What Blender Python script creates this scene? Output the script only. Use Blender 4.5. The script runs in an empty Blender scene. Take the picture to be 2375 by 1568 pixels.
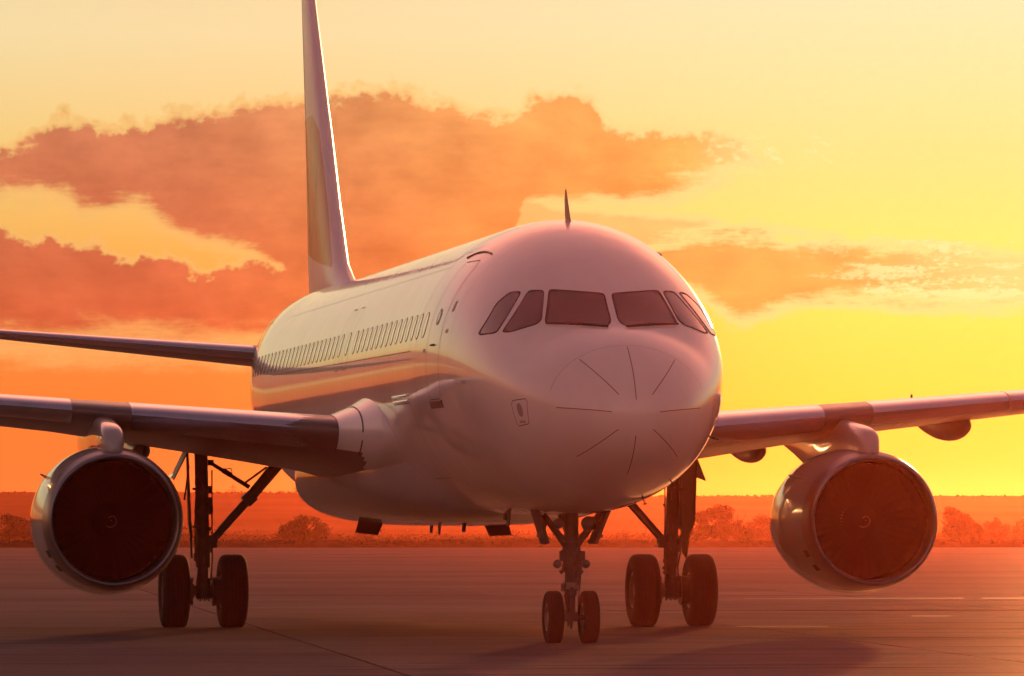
import bpy, bmesh, math, random
import numpy as np
from mathutils import Vector, Matrix
rad = math.radians
random.seed(7); rng = np.random.default_rng(7)
sc = bpy.context.scene
COL = sc.collection

# ------------------------------------------------------------------ camera
# world frame: x runs aft from the aircraft's nose, y to its right (starboard) side, z up
CAM = Vector((-71.403, 13.010, 1.638)); YAW, PITCH = -0.1580, 0.0332
cd = bpy.data.cameras.new('camera'); cam = bpy.data.objects.new('camera', cd); COL.objects.link(cam)
cam.location = CAM
fwd = Vector((math.cos(YAW)*math.cos(PITCH), math.sin(YAW)*math.cos(PITCH), math.sin(PITCH)))
cam.rotation_euler = fwd.to_track_quat('-Z', 'Y').to_euler()
cd.sensor_width = 36.0; cd.lens = 36.0*13000/2374.0
cd.clip_start = 0.5; cd.clip_end = 12000
sc.camera = cam

# ------------------------------------------------------------------ light
SUN_AZ, SUN_EL = rad(-15.9), rad(4.7)
EXPO, BG = 0.7, 0.145
sc.view_settings.view_transform = 'Standard'; sc.view_settings.look = 'None'
sc.view_settings.exposure = EXPO; sc.view_settings.gamma = 1.0
sc.view_settings.use_curve_mapping = False
sc.cycles.use_denoising = True
sc.cycles.volume_bounces = 1
sc.cycles.max_bounces = 8
sd = bpy.data.lights.new('sun', 'SUN'); sd.energy = 3.4; sd.angle = rad(1.0); sd.color = (1.0, 0.40, 0.14)
so = bpy.data.objects.new('sun', sd); COL.objects.link(so)
sdir = Vector((math.cos(SUN_AZ)*math.cos(SUN_EL), math.sin(SUN_AZ)*math.cos(SUN_EL), math.sin(SUN_EL)))
so.rotation_euler = sdir.to_track_quat('Z', 'Y').to_euler(); so.location = (0, 0, 60)

world = bpy.data.worlds.new('World'); sc.world = world; world.use_nodes = True


class Nodes:
    def __init__(s, nt): s.nt = nt; s.n = nt.nodes; s.l = nt.links
    def put(s, sock, v):
        if hasattr(v, 'is_output'): s.l.new(v, sock)
        elif isinstance(v, (tuple, list)) and len(v) == 3 and sock.type == 'RGBA': sock.default_value = (*v, 1)
        else: sock.default_value = v
    def new(s, t, **kw):
        n = s.n.new(t)
        for k, v in kw.items(): setattr(n, k, v)
        return n
    def m(s, op, a, b=None, c=None, clamp=False):
        n = s.new('ShaderNodeMath', operation=op, use_clamp=clamp)
        for i, v in enumerate((a, b, c)):
            if v is not None: s.put(n.inputs[i], v)
        return n.outputs[0]
    def lin(s, x, a, b, clamp=True):                       # 0 at a, 1 at b
        n = s.new('ShaderNodeMapRange', clamp=clamp)
        s.put(n.inputs[0], x); n.inputs[1].default_value = a; n.inputs[2].default_value = b
        return n.outputs[0]
    def sm(s, x, a, b):
        n = s.new('ShaderNodeMapRange', interpolation_type='SMOOTHSTEP')
        s.put(n.inputs[0], x); n.inputs[1].default_value = a; n.inputs[2].default_value = b
        return n.outputs[0]
    def mix(s, f, a, b, blend='MIX'):
        n = s.new('ShaderNodeMix', data_type='RGBA', blend_type=blend)
        s.put(n.inputs[0], f); s.put(n.inputs[6], a); s.put(n.inputs[7], b)
        return n.outputs[2]
    def noise(s, vec, scale, detail=5, rough=0.55):
        n = s.new('ShaderNodeTexNoise'); s.put(n.inputs['Vector'], vec)
        n.inputs['Scale'].default_value = scale; n.inputs['Detail'].default_value = detail
        n.inputs['Roughness'].default_value = rough
        return n.outputs[0]
    def xyz(s, x, y, z=0.0):
        n = s.new('ShaderNodeCombineXYZ')
        for i, v in enumerate((x, y, z)): s.put(n.inputs[i], v)
        return n.outputs[0]
    def ramp(s, x, pts):
        n = s.new('ShaderNodeValToRGB'); s.put(n.inputs[0], x); e = n.color_ramp.elements
        while len(e) < len(pts): e.new(0.5)
        for el, (p, c) in zip(e, pts): el.position = p; el.color = (*c, 1)
        return n.outputs[0]
    def curve(s, x, pts):                                  # x and y already in 0..1
        n = s.new('ShaderNodeFloatCurve'); s.put(n.inputs['Value'], x); c = n.mapping.curves[0]
        while len(c.points) < len(pts): c.points.new(0.5, 0.5)
        for p, (a, b) in zip(c.points, pts): p.location = (a, b)
        n.mapping.update(); return n.outputs[0]


def srgb(r, g, b):
    f = lambda v: (v/255/12.92 if v/255 <= 0.04045 else ((v/255+0.055)/1.055)**2.4)
    return (f(r), f(g), f(b))


def build_sky():
    S = Nodes(world.node_tree); S.n.clear()
    out = S.new('ShaderNodeOutputWorld'); bg = S.new('ShaderNodeBackground'); bg.inputs[1].default_value = BG
    S.l.new(bg.outputs[0], out.inputs[0])
    K = 1.0/(BG*2**EXPO)                                   # displayed colour -> sky radiance
    sky = S.new('ShaderNodeTexSky', sky_type='NISHITA', sun_disc=False)
    sky.sun_elevation = SUN_EL; sky.sun_rotation = rad(90)-SUN_AZ; sky.dust_density = 2.0
    tinted = S.mix(1.0, sky.outputs[0], (1.47, 0.60, 0.54), 'MULTIPLY')
    tc = S.new('ShaderNodeTexCoord'); sep = S.new('ShaderNodeSeparateXYZ'); S.l.new(tc.outputs['Generated'], sep.inputs[0])
    az = S.m('ARCTAN2', sep.outputs[1], sep.outputs[0]); el = S.m('ARCSINE', sep.outputs[2])
    deg = 57.29578
    azd = S.m('MULTIPLY', az, deg); eld = S.m('MULTIPLY', el, deg)
    dsun = S.m('ABSOLUTE', S.m('SUBTRACT', azd, SUN_AZ*deg))     # azimuth distance from the sun, degrees
    # clear sunset sky: two elevation ramps, near the sun and away from it
    e01 = S.lin(eld, 0.0, 20.0)
    near = S.ramp(e01, [(0.0, srgb(255, 190, 52)), (0.06, srgb(255, 214, 66)), (0.12, srgb(255, 234, 100)), (0.19, srgb(253, 229, 142)), (0.27, srgb(251, 236, 186)), (0.6, srgb(236, 214, 190)), (1.0, srgb(190, 165, 165))])
    far = S.ramp(e01, [(0.0, srgb(222, 104, 46)), (0.05, srgb(234, 126, 52)), (0.09, srgb(236, 138, 60)), (0.13, srgb(244, 176, 80)), (0.18, srgb(249, 206, 118)), (0.25, srgb(250, 226, 168)), (0.6, srgb(228, 196, 176)), (1.0, srgb(180, 150, 155))])
    clear = S.mix(S.sm(dsun, 3.0, 10.5), near, far)
    # cloud banks: heights above the horizon as curves over azimuth
    U = S.m('MULTIPLY', S.m('SUBTRACT', YAW*deg, azd), 226.9); U = S.m('ADD', U, 1187.0)    # 227 units per degree
    V = S.m('SUBTRACT', 1216.0, S.m('MULTIPLY', eld, 226.9))
    t = S.lin(U, -3000.0, 5000.0)
    crv = lambda pts: S.m('MULTIPLY', S.curve(t, [((x+3000)/8000, y/1200) for x, y in pts]), 1200.0)
    vec = S.xyz(S.m('DIVIDE', U, 300.0), S.m('DIVIDE', V, 190.0))
    n1 = S.m('SUBTRACT', S.noise(vec, 1.6, 6, 0.55), 0.5)
    n2 = S.m('SUBTRACT', S.noise(vec, 5.5, 6, 0.6), 0.5)
    vecs = S.xyz(S.m('DIVIDE', U, 420.0), S.m('DIVIDE', V, 70.0), 3.3)
    ns = S.m('SUBTRACT', S.noise(vecs, 1.4, 7, 0.62), 0.5)
    n3 = S.m('SUBTRACT', S.noise(vec, 15.0, 5, 0.65), 0.5)
    def billow(scale, detail):
        return S.m('SUBTRACT', S.m('ABSOLUTE', S.m('SUBTRACT', S.noise(vecb, scale, detail, 0.5), 0.5)), 0.10)
    vecb = S.xyz(S.m('DIVIDE', U, 300.0), S.m('DIVIDE', V, 260.0), 1.7)
    wob = S.m('ADD', S.m('ADD', S.m('MULTIPLY', n1, 70.0), S.m('MULTIPLY', billow(3.6, 3), 150.0)), S.m('ADD', S.m('MULTIPLY', billow(9.0, 2), 62.0), S.m('MULTIPLY', n3, 6.0)))
    Vt = S.m('ADD', V, wob)
    Vb = S.m('ADD', V, S.m('ADD', S.m('ADD', S.m('MULTIPLY', ns, 130.0), S.m('MULTIPLY', n2, 55.0)), S.m('MULTIPLY', n3, 16.0)))
    def bank(top, bot, st, sb, vt=Vt, vb=Vb):
        a = S.sm(S.m('SUBTRACT', vt, crv(top)), -st, st); b = S.sm(S.m('SUBTRACT', crv(bot), vb), -sb, sb)
        return S.m('MULTIPLY', a, b)
    A = bank([(-3000, 420), (-1500, 390), (-600, 370), (0, 340), (80, 318), (150, 268), (215, 290), (300, 290), (400, 264), (500, 245), (640, 228), (780, 218), (890, 196), (960, 214), (1060, 248), (1195, 266), (1225, 222), (1300, 206), (1370, 222), (1400, 276), (1600, 292), (1720, 330), (1900, 420), (2050, 560), (5000, 900)],
             [(-3000, 640), (-1500, 600), (-500, 500), (0, 455), (150, 460), (200, 495), (300, 478), (380, 510), (460, 550), (560, 585), (660, 650), (760, 790), (1120, 790), (1190, 560), (1240, 480), (1320, 468), (1480, 464), (1600, 440), (1700, 395), (1800, 355), (2000, 250), (5000, 100)], 23, 40)
    A = S.m('MULTIPLY', A, S.m('SUBTRACT', 1.0, S.m('MULTIPLY', S.sm(U, 1560.0, 1900.0), 0.62)))
    B = bank([(-3000, 600), (-1500, 560), (-500, 520), (0, 528), (60, 548), (150, 552), (220, 562), (300, 588), (390, 590), (450, 630), (520, 604), (570, 588), (640, 606), (800, 600), (1150, 640), (1250, 800), (5000, 1100)],
             [(-3000, 820), (0, 800), (800, 800), (1150, 780), (1250, 700), (5000, 400)], 20, 75)
    C = bank([(-3000, 1100), (1200, 900), (1330, 700), (1420, 585), (1540, 558), (1650, 542), (1740, 540), (1850, 566), (1980, 568), (2150, 580), (2374, 580), (3000, 560), (5000, 640)],
             [(-3000, 300), (1200, 400), (1400, 560), (1540, 640), (1640, 690), (1720, 750), (1780, 730), (1900, 690), (2100, 700), (2374, 716), (3000, 640), (5000, 700)], 26, 34, S.m('ADD', V, S.m('ADD', S.m('MULTIPLY', ns, 150.0), S.m('MULTIPLY', n2, 60.0))))
    D = bank([(-3000, 1100), (1050, 700), (1140, 440), (1230, 462), (1300, 482), (1480, 498), (1660, 514), (1760, 560), (5000, 1000)],
             [(-3000, 300), (1050, 500), (1150, 700), (1300, 620), (1450, 566), (1540, 556), (1660, 530), (1760, 510), (5000, 200)], 14, 26, S.m('ADD', V, S.m('MULTIPLY', n2, 30.0)))
    C = S.m('MULTIPLY', C, S.m('SUBTRACT', 0.95, S.m('MULTIPLY', S.sm(U, 1950.0, 2400.0), 0.30)))
    D = S.m('MULTIPLY', D, 0.8)
    d = S.m('MAXIMUM', S.m('MAXIMUM', A, B), S.m('MAXIMUM', C, D))
    # cloud colour: warmer and brighter towards the sun, lit rims where the cloud is thin
    f0 = S.noise(vec, 1.1, 7, 0.55); off = S.new('ShaderNodeVectorMath', operation='ADD'); S.put(off.inputs[0], vec); off.inputs[1].default_value = (0.16, -0.14, 0)
    relief = S.m('SUBTRACT', f0, S.noise(off.outputs[0], 1.1, 7, 0.55))                 # lit where the cloud thins towards the sun
    sh = S.m('ADD', S.m('ADD', 0.93, S.m('MULTIPLY', relief, 0.9)), S.m('ADD', S.m('MULTIPLY', n1, 0.45), S.m('MULTIPLY', ns, 0.35)))
    e_c = S.lin(V, 230.0, 760.0)
    body_far = S.mix(e_c, srgb(212, 136, 96), srgb(212, 102, 62))
    body_near = S.mix(e_c, srgb(240, 186, 98), srgb(238, 152, 56))
    body = S.mix(S.sm(dsun, 4.5, 11.0), body_near, body_far)
    body = S.mix(1.0, body, S.xyz(sh, sh, sh), 'MULTIPLY')
    rim = S.m('MULTIPLY', S.m('MULTIPLY', d, S.m('SUBTRACT', 1.0, d)), 3.6)
    rimc = S.mix(S.sm(dsun, 3.0, 10.0), srgb(255, 243, 170), srgb(255, 212, 122))
    cl = S.mix(d, clear, body)
    cl = S.mix(S.m('MULTIPLY', rim, 0.55, clamp=True), cl, rimc)
    fil = S.m('MULTIPLY', S.m('MULTIPLY', S.sm(U, 1650.0, 2150.0), S.m('MULTIPLY', S.sm(V, 530.0, 590.0), S.sm(V, 730.0, 660.0))), S.sm(S.m('ADD', ns, S.m('MULTIPLY', n3, 0.4)), 0.02, 0.14))
    fil2 = S.m('MULTIPLY', S.m('MULTIPLY', S.m('MULTIPLY', S.sm(U, 1500.0, 1750.0), S.sm(U, 2050.0, 1850.0)), S.m('MULTIPLY', S.sm(V, 295.0, 335.0), S.sm(V, 420.0, 365.0))), S.sm(S.m('ADD', n2, S.m('MULTIPLY', n3, 0.6)), 0.0, 0.2))
    cl = S.mix(S.m('MULTIPLY', S.m('MAXIMUM', fil, fil2), 0.7), cl, srgb(255, 246, 178))
    # the sunset part fades into the tinted clear-sky dome overhead and behind
    w = S.m('MULTIPLY', S.sm(dsun, 75.0, 30.0), S.sm(eld, 24.0, 9.0))
    cl = S.mix(1.0, cl, (K*0.89, K*0.94, K*0.95), 'MULTIPLY')
    S.l.new(S.mix(w, tinted, cl), bg.inputs[0])


build_sky()

# ------------------------------------------------------------------ helpers
def material(name, base, rough=0.5, metal=0.0, coat=0.0, coat_rough=0.05, spec=0.5, var=0.12, scale=1.5, bump=0.0, bscale=30, stretch=(1, 1, 1), rvar=0.1):
    m = bpy.data.materials.new(name); m.use_nodes = True
    S = Nodes(m.node_tree); p = S.n['Principled BSDF']
    tc = S.new('ShaderNodeTexCoord'); mp = S.new('ShaderNodeMapping'); mp.inputs['Scale'].default_value = stretch
    S.l.new(tc.outputs['Object'], mp.inputs[0]); v = mp.outputs[0]
    n = S.noise(v, scale, 6, 0.6)
    lo = tuple(c*(1-var) for c in base); hi = tuple(min(1, c*(1+var)) for c in base)
    S.l.new(S.mix(S.lin(n, 0.3, 0.7), lo, hi), p.inputs['Base Color'])
    S.l.new(S.m('ADD', rough-rvar/2, S.m('MULTIPLY', S.noise(v, scale*3.1, 4), rvar)), p.inputs['Roughness'])
    p.inputs['Metallic'].default_value = metal; p.inputs['Specular IOR Level'].default_value = spec
    p.inputs['Coat Weight'].default_value = coat; p.inputs['Coat Roughness'].default_value = coat_rough
    if bump:
        b = S.new('ShaderNodeBump'); b.inputs['Strength'].default_value = bump; b.inputs['Distance'].default_value = 0.02
        S.l.new(S.noise(v, bscale, 4), b.inputs['Height']); S.l.new(b.outputs[0], p.inputs['Normal'])
    return m


def skin_material(name, base, coat=1.0, wave=0.0012, rough=0.38, coat_rough=0.045):
    """glossy aircraft paint: faint stains, and skin that ripples slightly between the frames"""
    m = material(name, base, rough, coat=coat, coat_rough=coat_rough, var=0.09, scale=0.9, stretch=(0.5, 1, 0.5))
    S = Nodes(m.node_tree); p = S.n['Principled BSDF']
    tc = S.new('ShaderNodeTexCoord'); sep = S.new('ShaderNodeSeparateXYZ'); S.l.new(tc.outputs['Object'], sep.inputs[0])
    rib = S.m('SINE', S.m('MULTIPLY', sep.outputs[0], 2*math.pi/0.533))
    nz = S.noise(tc.outputs['Object'], 1.7, 3)
    h = S.m('ADD', S.m('MULTIPLY', rib, 0.15), nz)
    gr = S.noise(S.xyz(S.m('MULTIPLY', sep.outputs[0], 1.2), sep.outputs[1], S.m('MULTIPLY', sep.outputs[2], 0.35)), 2.4, 6, 0.6)
    S.l.new(S.m('ADD', coat_rough*0.5, S.m('MULTIPLY', S.lin(gr, 0.35, 0.75), coat_rough*2.2)), p.inputs['Coat Roughness'])
    b = S.new('ShaderNodeBump'); b.inputs['Strength'].default_value = 1.0; b.inputs['Distance'].default_value = wave
    S.l.new(h, b.inputs['Height']); S.l.new(b.outputs[0], p.inputs['Normal']); S.l.new(b.outputs[0], p.inputs['Coat Normal'])
    return m


M = {}
M['white'] = skin_material('white_gloss_paint', (0.78, 0.77, 0.76))
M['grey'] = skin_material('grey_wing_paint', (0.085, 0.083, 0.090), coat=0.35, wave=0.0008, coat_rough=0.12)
M['cowl'] = skin_material('pale_cowl_paint', (0.36, 0.36, 0.37), wave=0.0005)
M['bellygrey'] = skin_material('belly_grey_paint', (0.34, 0.335, 0.335), coat=0.8)
M['slat'] = material('bare_slat_metal', (0.60, 0.60, 0.66), 0.17, metal=1.0, var=0.08)
M['lip'] = material('intake_lip_metal', (0.26, 0.26, 0.28), 0.33, metal=0.9, var=0.06)
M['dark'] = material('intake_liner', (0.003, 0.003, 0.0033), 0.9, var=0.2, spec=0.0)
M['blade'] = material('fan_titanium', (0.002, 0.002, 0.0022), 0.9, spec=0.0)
M['nozzle'] = material('hot_nozzle_metal', (0.24, 0.22, 0.20), 0.42, metal=0.9, var=0.25)
M['steel'] = material('gear_grey_steel', (0.055, 0.055, 0.058), 0.5, metal=0.15, var=0.3, scale=9)
M['chrome'] = material('polished_oleo', (0.75, 0.75, 0.77), 0.12, metal=1.0)
M['rubber'] = material('tyre_rubber', (0.014, 0.014, 0.015), 0.85, spec=0.15, var=0.3, scale=14, bump=0.15, bscale=60)
M['rim'] = material('wheel_rim_alloy', (0.16, 0.16, 0.165), 0.45, metal=0.4, var=0.2, scale=10)
M['black'] = material('black_rubber_seal', (0.02, 0.019, 0.019), 0.6)
M['placard'] = material('faded_placard', (0.44, 0.38, 0.36), 0.5)
M['faint'] = material('faint_seam', (0.33, 0.31, 0.30), 0.5)
M['seam'] = material('panel_seam', (0.10, 0.09, 0.09), 0.6)
M['glass'] = material('cockpit_glass', (0.03, 0.024, 0.024), 0.04, coat=1.0, coat_rough=0.02, spec=1.0, rvar=0.02)
M['pane'] = material('cabin_pane', (0.70, 0.66, 0.60), 0.25, coat=1.0, coat_rough=0.02)
M['lens'] = material('lamp_lens', (0.13, 0.12, 0.12), 0.1, metal=0.2, coat=0.6)
M['bronze'] = material('bronze_strip', (0.20, 0.13, 0.10), 0.5)
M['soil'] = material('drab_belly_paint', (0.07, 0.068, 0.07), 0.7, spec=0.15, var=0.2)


def obj(name, V, F, mats, parent=None, smooth=True, angle=38, mi=None, loc=None):
    me = bpy.data.meshes.new(name); me.from_pydata([tuple(map(float, v)) for v in V], [], [tuple(map(int, f)) for f in F])
    for m in (mats if isinstance(mats, (list, tuple)) else [mats]): me.materials.append(M[m] if isinstance(m, str) else m)
    if mi is not None: me.polygons.foreach_set('material_index', mi)
    bm = bmesh.new(); bm.from_mesh(me); bmesh.ops.recalc_face_normals(bm, faces=bm.faces); bm.to_mesh(me); bm.free()
    if smooth:
        me.polygons.foreach_set('use_smooth', [True]*len(me.polygons)); me.set_sharp_from_angle(angle=rad(angle))
    o = bpy.data.objects.new(name, me); COL.objects.link(o)
    if parent: o.parent = parent
    if loc: o.location = loc
    return o


def dup(o, parent, name=None, loc=None, mirror=False):
    c = o.copy(); COL.objects.link(c); c.parent = parent
    if loc: c.location = loc
    return c


class MB:
    """collects shapes into one mesh"""
    def __init__(s): s.V = []; s.F = []; s.I = []
    def add(s, V, F, mi=0):
        n = len(s.V); s.V += [tuple(v) for v in V]; s.F += [tuple(i+n for i in f) for f in F]; s.I += [mi]*len(F); return s
    def tube(s, a, b, r0, r1=None, n=14, mi=0, caps=True):
        a, b = Vector(a), Vector(b); r1 = r0 if r1 is None else r1
        d = (b-a).normalized(); u = d.orthogonal().normalized(); w = d.cross(u); V = []
        for c, r in ((a, r0), (b, r1)):
            for k in range(n):
                t = 2*math.pi*k/n; V.append(c+u*(r*math.cos(t))+w*(r*math.sin(t)))
        F = [(k, (k+1) % n, n+(k+1) % n, n+k) for k in range(n)]
        if caps: F += [tuple(range(n)), tuple(range(n, 2*n))]
        return s.add(V, F, mi)
    def path(s, pts, r, n=8, mi=0):
        for a, b in zip(pts, pts[1:]): s.tube(a, b, r, n=n, mi=mi)
        return s
    def box(s, c, size, rot=None, mi=0):
        hx, hy, hz = (v/2 for v in size); R = rot or Matrix.Identity(3); c = Vector(c)
        V = [c+R @ Vector((x*hx, y*hy, z*hz)) for x in (-1, 1) for y in (-1, 1) for z in (-1, 1)]
        return s.add(V, [(0, 1, 3, 2), (4, 6, 7, 5), (0, 4, 5, 1), (2, 3, 7, 6), (0, 2, 6, 4), (1, 5, 7, 3)], mi)
    def slab(s, quad, t, mi=0):                            # a quad given thickness
        q = [Vector(p) for p in quad]; n = (q[1]-q[0]).cross(q[-1]-q[0]).normalized()*t/2; k = len(q)
        V = [p-n for p in q]+[p+n for p in q]
        F = [tuple(range(k)), tuple(range(k, 2*k))]+[(i, (i+1) % k, k+(i+1) % k, k+i) for i in range(k)]
        return s.add(V, F, mi)
    def lathe(s, prof, o, axis='x', n=40, mi=0, closed=False):
        V = []; o = Vector(o)
        for a, r in prof:
            for k in range(n):
                t = 2*math.pi*k/n; c, q = r*math.cos(t), r*math.sin(t)
                V.append(o+(Vector((a, c, q)) if axis == 'x' else Vector((c, a, q)) if axis == 'y' else Vector((c, q, a))))
        L = len(prof); F = []
        for i in range(L if closed else L-1):
            j = (i+1) % L
            F += [(i*n+k, i*n+(k+1) % n, j*n+(k+1) % n, j*n+k) for k in range(n)]
        return s.add(V, F, mi)
    def loft(s, rings, caps=True, mi=0):
        n = len(rings[0]); V = [p for r in rings for p in r]
        F = [(i*n+k, i*n+(k+1) % n, (i+1)*n+(k+1) % n, (i+1)*n+k) for i in range(len(rings)-1) for k in range(n)]
        if caps: F += [tuple(range(n)), tuple(range((len(rings)-1)*n, len(rings)*n))]
        return s.add(V, F, mi)
    def build(s, name, mats, parent=None, **kw):
        return obj(name, s.V, s.F, mats, parent, mi=s.I, **kw)


def tag(o, label=None, cat=None, group=None, kind=None):
    for k, v in (('label', label), ('category', cat), ('group', group), ('kind', kind)):
        if v: o[k] = v
    return o


def at(u, dist, z=0.0):                                     # point `dist` metres out along a bearing of the view
    a = YAW-math.atan((u-1187)/13000.0)
    return Vector((CAM.x+dist*math.cos(a), CAM.y+dist*math.sin(a), z))


# ------------------------------------------------------------------ ground, apron, hills
def field_material():
    m = material('dry_grass_field', (0.050, 0.036, 0.020), 0.95, var=0.4, scale=0.02, spec=0.0)
    return m


def concrete_material():
    m = bpy.data.materials.new('apron_concrete'); m.use_nodes = True
    S = Nodes(m.node_tree); p = S.n['Principled BSDF']
    g = S.new('ShaderNodeNewGeometry'); pos = g.outputs['Position']
    oi = S.new('ShaderNodeObjectInfo')
    big = S.noise(pos, 0.09, 5, 0.6); mid = S.noise(pos, 0.9, 6, 0.65); fine = S.noise(pos, 14.0, 4, 0.6)
    mp = S.new('ShaderNodeMapping'); mp.inputs['Scale'].default_value = (1.6, 0.10, 1); mp.inputs['Rotation'].default_value = (0, 0, rad(3)); S.l.new(pos, mp.inputs[0])
    streak = S.noise(mp.outputs[0], 1.0, 6, 0.7)           # brushed finish and wash marks across the slabs
    c = S.mix(S.lin(big, 0.3, 0.7), (0.080, 0.070, 0.069), (0.145, 0.127, 0.125))
    c = S.mix(S.m('MULTIPLY', S.lin(mid, 0.52, 0.75), 0.45), c, (0.07, 0.065, 0.06))
    mp2 = S.new('ShaderNodeMapping'); mp2.inputs['Scale'].default_value = (5.0, 0.22, 1); mp2.inputs['Rotation'].default_value = (0, 0, rad(4)); S.l.new(pos, mp2.inputs[0])
    streak2 = S.noise(mp2.outputs[0], 1.0, 5, 0.7)
    c = S.mix(S.m('MULTIPLY', S.lin(streak, 0.53, 0.66), 0.75), c, (0.035, 0.031, 0.03))
    c = S.mix(S.m('MULTIPLY', S.lin(streak2, 0.58, 0.70), 0.7), c, (0.03, 0.027, 0.026))
    c = S.mix(S.m('MULTIPLY', S.lin(streak2, 0.42, 0.30), 0.5), c, (0.26, 0.22, 0.21))
    c = S.mix(S.m('MULTIPLY', S.lin(fine, 0.4, 0.7), 0.25), c, (0.24, 0.205, 0.195))
    r = S.m('ADD', 0.88, S.m('MULTIPLY', oi.outputs['Random'], 0.24))
    c = S.mix(1.0, c, S.xyz(r, r, r), 'MULTIPLY')
    df = S.new('ShaderNodeBsdfDiffuse'); gl = S.new('ShaderNodeBsdfGlossy'); mx = S.new('ShaderNodeMixShader')
    S.l.new(c, df.inputs['Color']); gl.inputs['Color'].default_value = (0.9, 0.72, 0.62, 1)
    S.l.new(S.m('ADD', 0.26, S.m('MULTIPLY', S.m('ADD', mid, streak), 0.2)), gl.inputs['Roughness'])
    mx.inputs[0].default_value = 0.045; S.l.new(df.outputs[0], mx.inputs[1]); S.l.new(gl.outputs[0], mx.inputs[2])
    S.l.new(mx.outputs[0], S.n['Material Output'].inputs['Surface']); S.n.remove(p)
    b = S.new('ShaderNodeBump'); b.inputs['Strength'].default_value = 0.35; b.inputs['Distance'].default_value = 0.012
    S.l.new(S.m('ADD', S.m('MULTIPLY', streak, 1.6), S.m('ADD', fine, mid)), b.inputs['Height'])
    S.l.new(b.outputs[0], df.inputs['Normal']); S.l.new(b.outputs[0], gl.inputs['Normal'])
    return m


M['field'] = field_material(); M['concrete'] = concrete_material()
M['joint'] = material('joint_sealant', (0.012, 0.011, 0.011), 0.9, spec=0.0)
M['tar'] = material('tar_repair', (0.050, 0.044, 0.042), 0.9, var=0.5, scale=2.0, spec=0.0)
M['swirl'] = material('faded_swirl_paint', (0.055, 0.05, 0.05), 0.8, spec=0.0)
M['paint'] = material('worn_white_paint', (0.34, 0.28, 0.24), 0.6, var=0.6, scale=1.5, spec=0.1)
M['scrub'] = material('scrub_leaf', (0.045, 0.036, 0.020), 0.9, var=0.4, scale=0.6, spec=0.0)
M['leaf'] = material('tree_leaf', (0.050, 0.050, 0.022), 0.8, var=0.5, scale=1.2, spec=0.0)
M['bark'] = material('tree_bark', (0.07, 0.05, 0.035), 0.9, var=0.3, scale=3)

R = 2400.0
ring = [(R*math.cos(2*math.pi*k/96), R*math.sin(2*math.pi*k/96), -0.05) for k in range(96)]
tag(obj('ground', ring, [tuple(range(96))], 'field', smooth=False), kind='structure')
th = rad(-3.2); gx = Vector((math.cos(th), math.sin(th), 0)); gy = Vector((-math.sin(th), math.cos(th), 0))
g0 = Vector((17.3, 2.95, 0))                                # a slab corner: one long joint runs through it
gp = lambda a, b, z=0.0: g0+gx*a+gy*b+Vector((0, 0, z))
cam_b = (Vector((CAM.x, CAM.y, 0))-g0).dot(gy)
apron = obj('apron', [gp(-260, -420, -0.014), gp(306, -420, -0.014), gp(306, 420, -0.014), gp(-260, 420, -0.014)], [(0, 1, 2, 3)], 'concrete', smooth=False)
tag(apron, kind='structure')
SW, SL, GAP = 7.75, 7.6, 0.045
mb = MB(); bev = 0.012
h = [(SL-GAP)/2, (SW-GAP)/2]
lo = [(-h[0], -h[1], -0.012), (h[0], -h[1], -0.012), (h[0], h[1], -0.012), (-h[0], h[1], -0.012)]
e = [(x, y, -bev/2) for x, y, _ in lo]; tp = [(x-math.copysign(bev, x), y-math.copysign(bev, y), 0) for x, y, _ in lo]
mb.loft([lo, [(x, y, 0) for x, y, _ in lo]]); slab0 = None
for i in range(-5, 8):
    for j in range(-3, 3):
        c = gp((i+0.5)*SL, (j+0.5)*SW)
        if slab0 is None: slab0 = s = mb.build('slab', 'concrete', apron, smooth=False)
        else: s = dup(slab0, apron)
        s.location = c+Vector((0, 0, -random.random()*0.003)); s.rotation_euler = (0, 0, th)
jb = MB()
c0, c1 = gp(-5*SL, -3*SW, -0.010), gp(8*SL, 3*SW, -0.010)
obj('joint_sealant', [gp(-5*SL, -3*SW, -0.010), gp(8*SL, -3*SW, -0.010), gp(8*SL, 3*SW, -0.010), gp(-5*SL, 3*SW, -0.010)], [(0, 1, 2, 3)], 'joint', apron, smooth=False)
for a0, a1, b0, b1 in ((33.2, 33.45, -17.5, -12.6), (33.2, 33.45, -30.0, -17.9), (9.6, 9.75, -12.9, -12.2), (-0.3, -0.16, -9.1, -7.6)):
    obj('painted_line', [gp(a0, b0, 0.004), gp(a1, b0, 0.004), gp(a1, b1, 0.004), gp(a0, b1, 0.004)], [(0, 1, 2, 3)], 'paint', apron, smooth=False)

for k in range(26):                                        # tar-filled repairs and rubbed-in rubber across the slabs
    a0 = random.uniform(-32, 55); w_ = random.uniform(.06, .30)*(1+max(0, a0)/35); L = random.uniform(2.5, 11); b_ = random.uniform(-20, 14); n_ = 14; sk = random.uniform(-.03, .03); V = []
    for i in range(n_+1):
        f = i/n_; ww = w_*(.35+.65*math.sin(math.pi*f)**.5)*random.uniform(.6, 1.2); bb = b_+L*f; ac = a0+sk*L*f+random.uniform(-.05, .05)
        V += [gp(ac-ww/2, bb, 0.003+.0001*k), gp(ac+ww/2, bb, 0.003+.0001*k)]
    obj('tar_repair', V, [(2*i, 2*i+1, 2*i+3, 2*i+2) for i in range(n_)], 'tar', apron, smooth=False)

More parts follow.
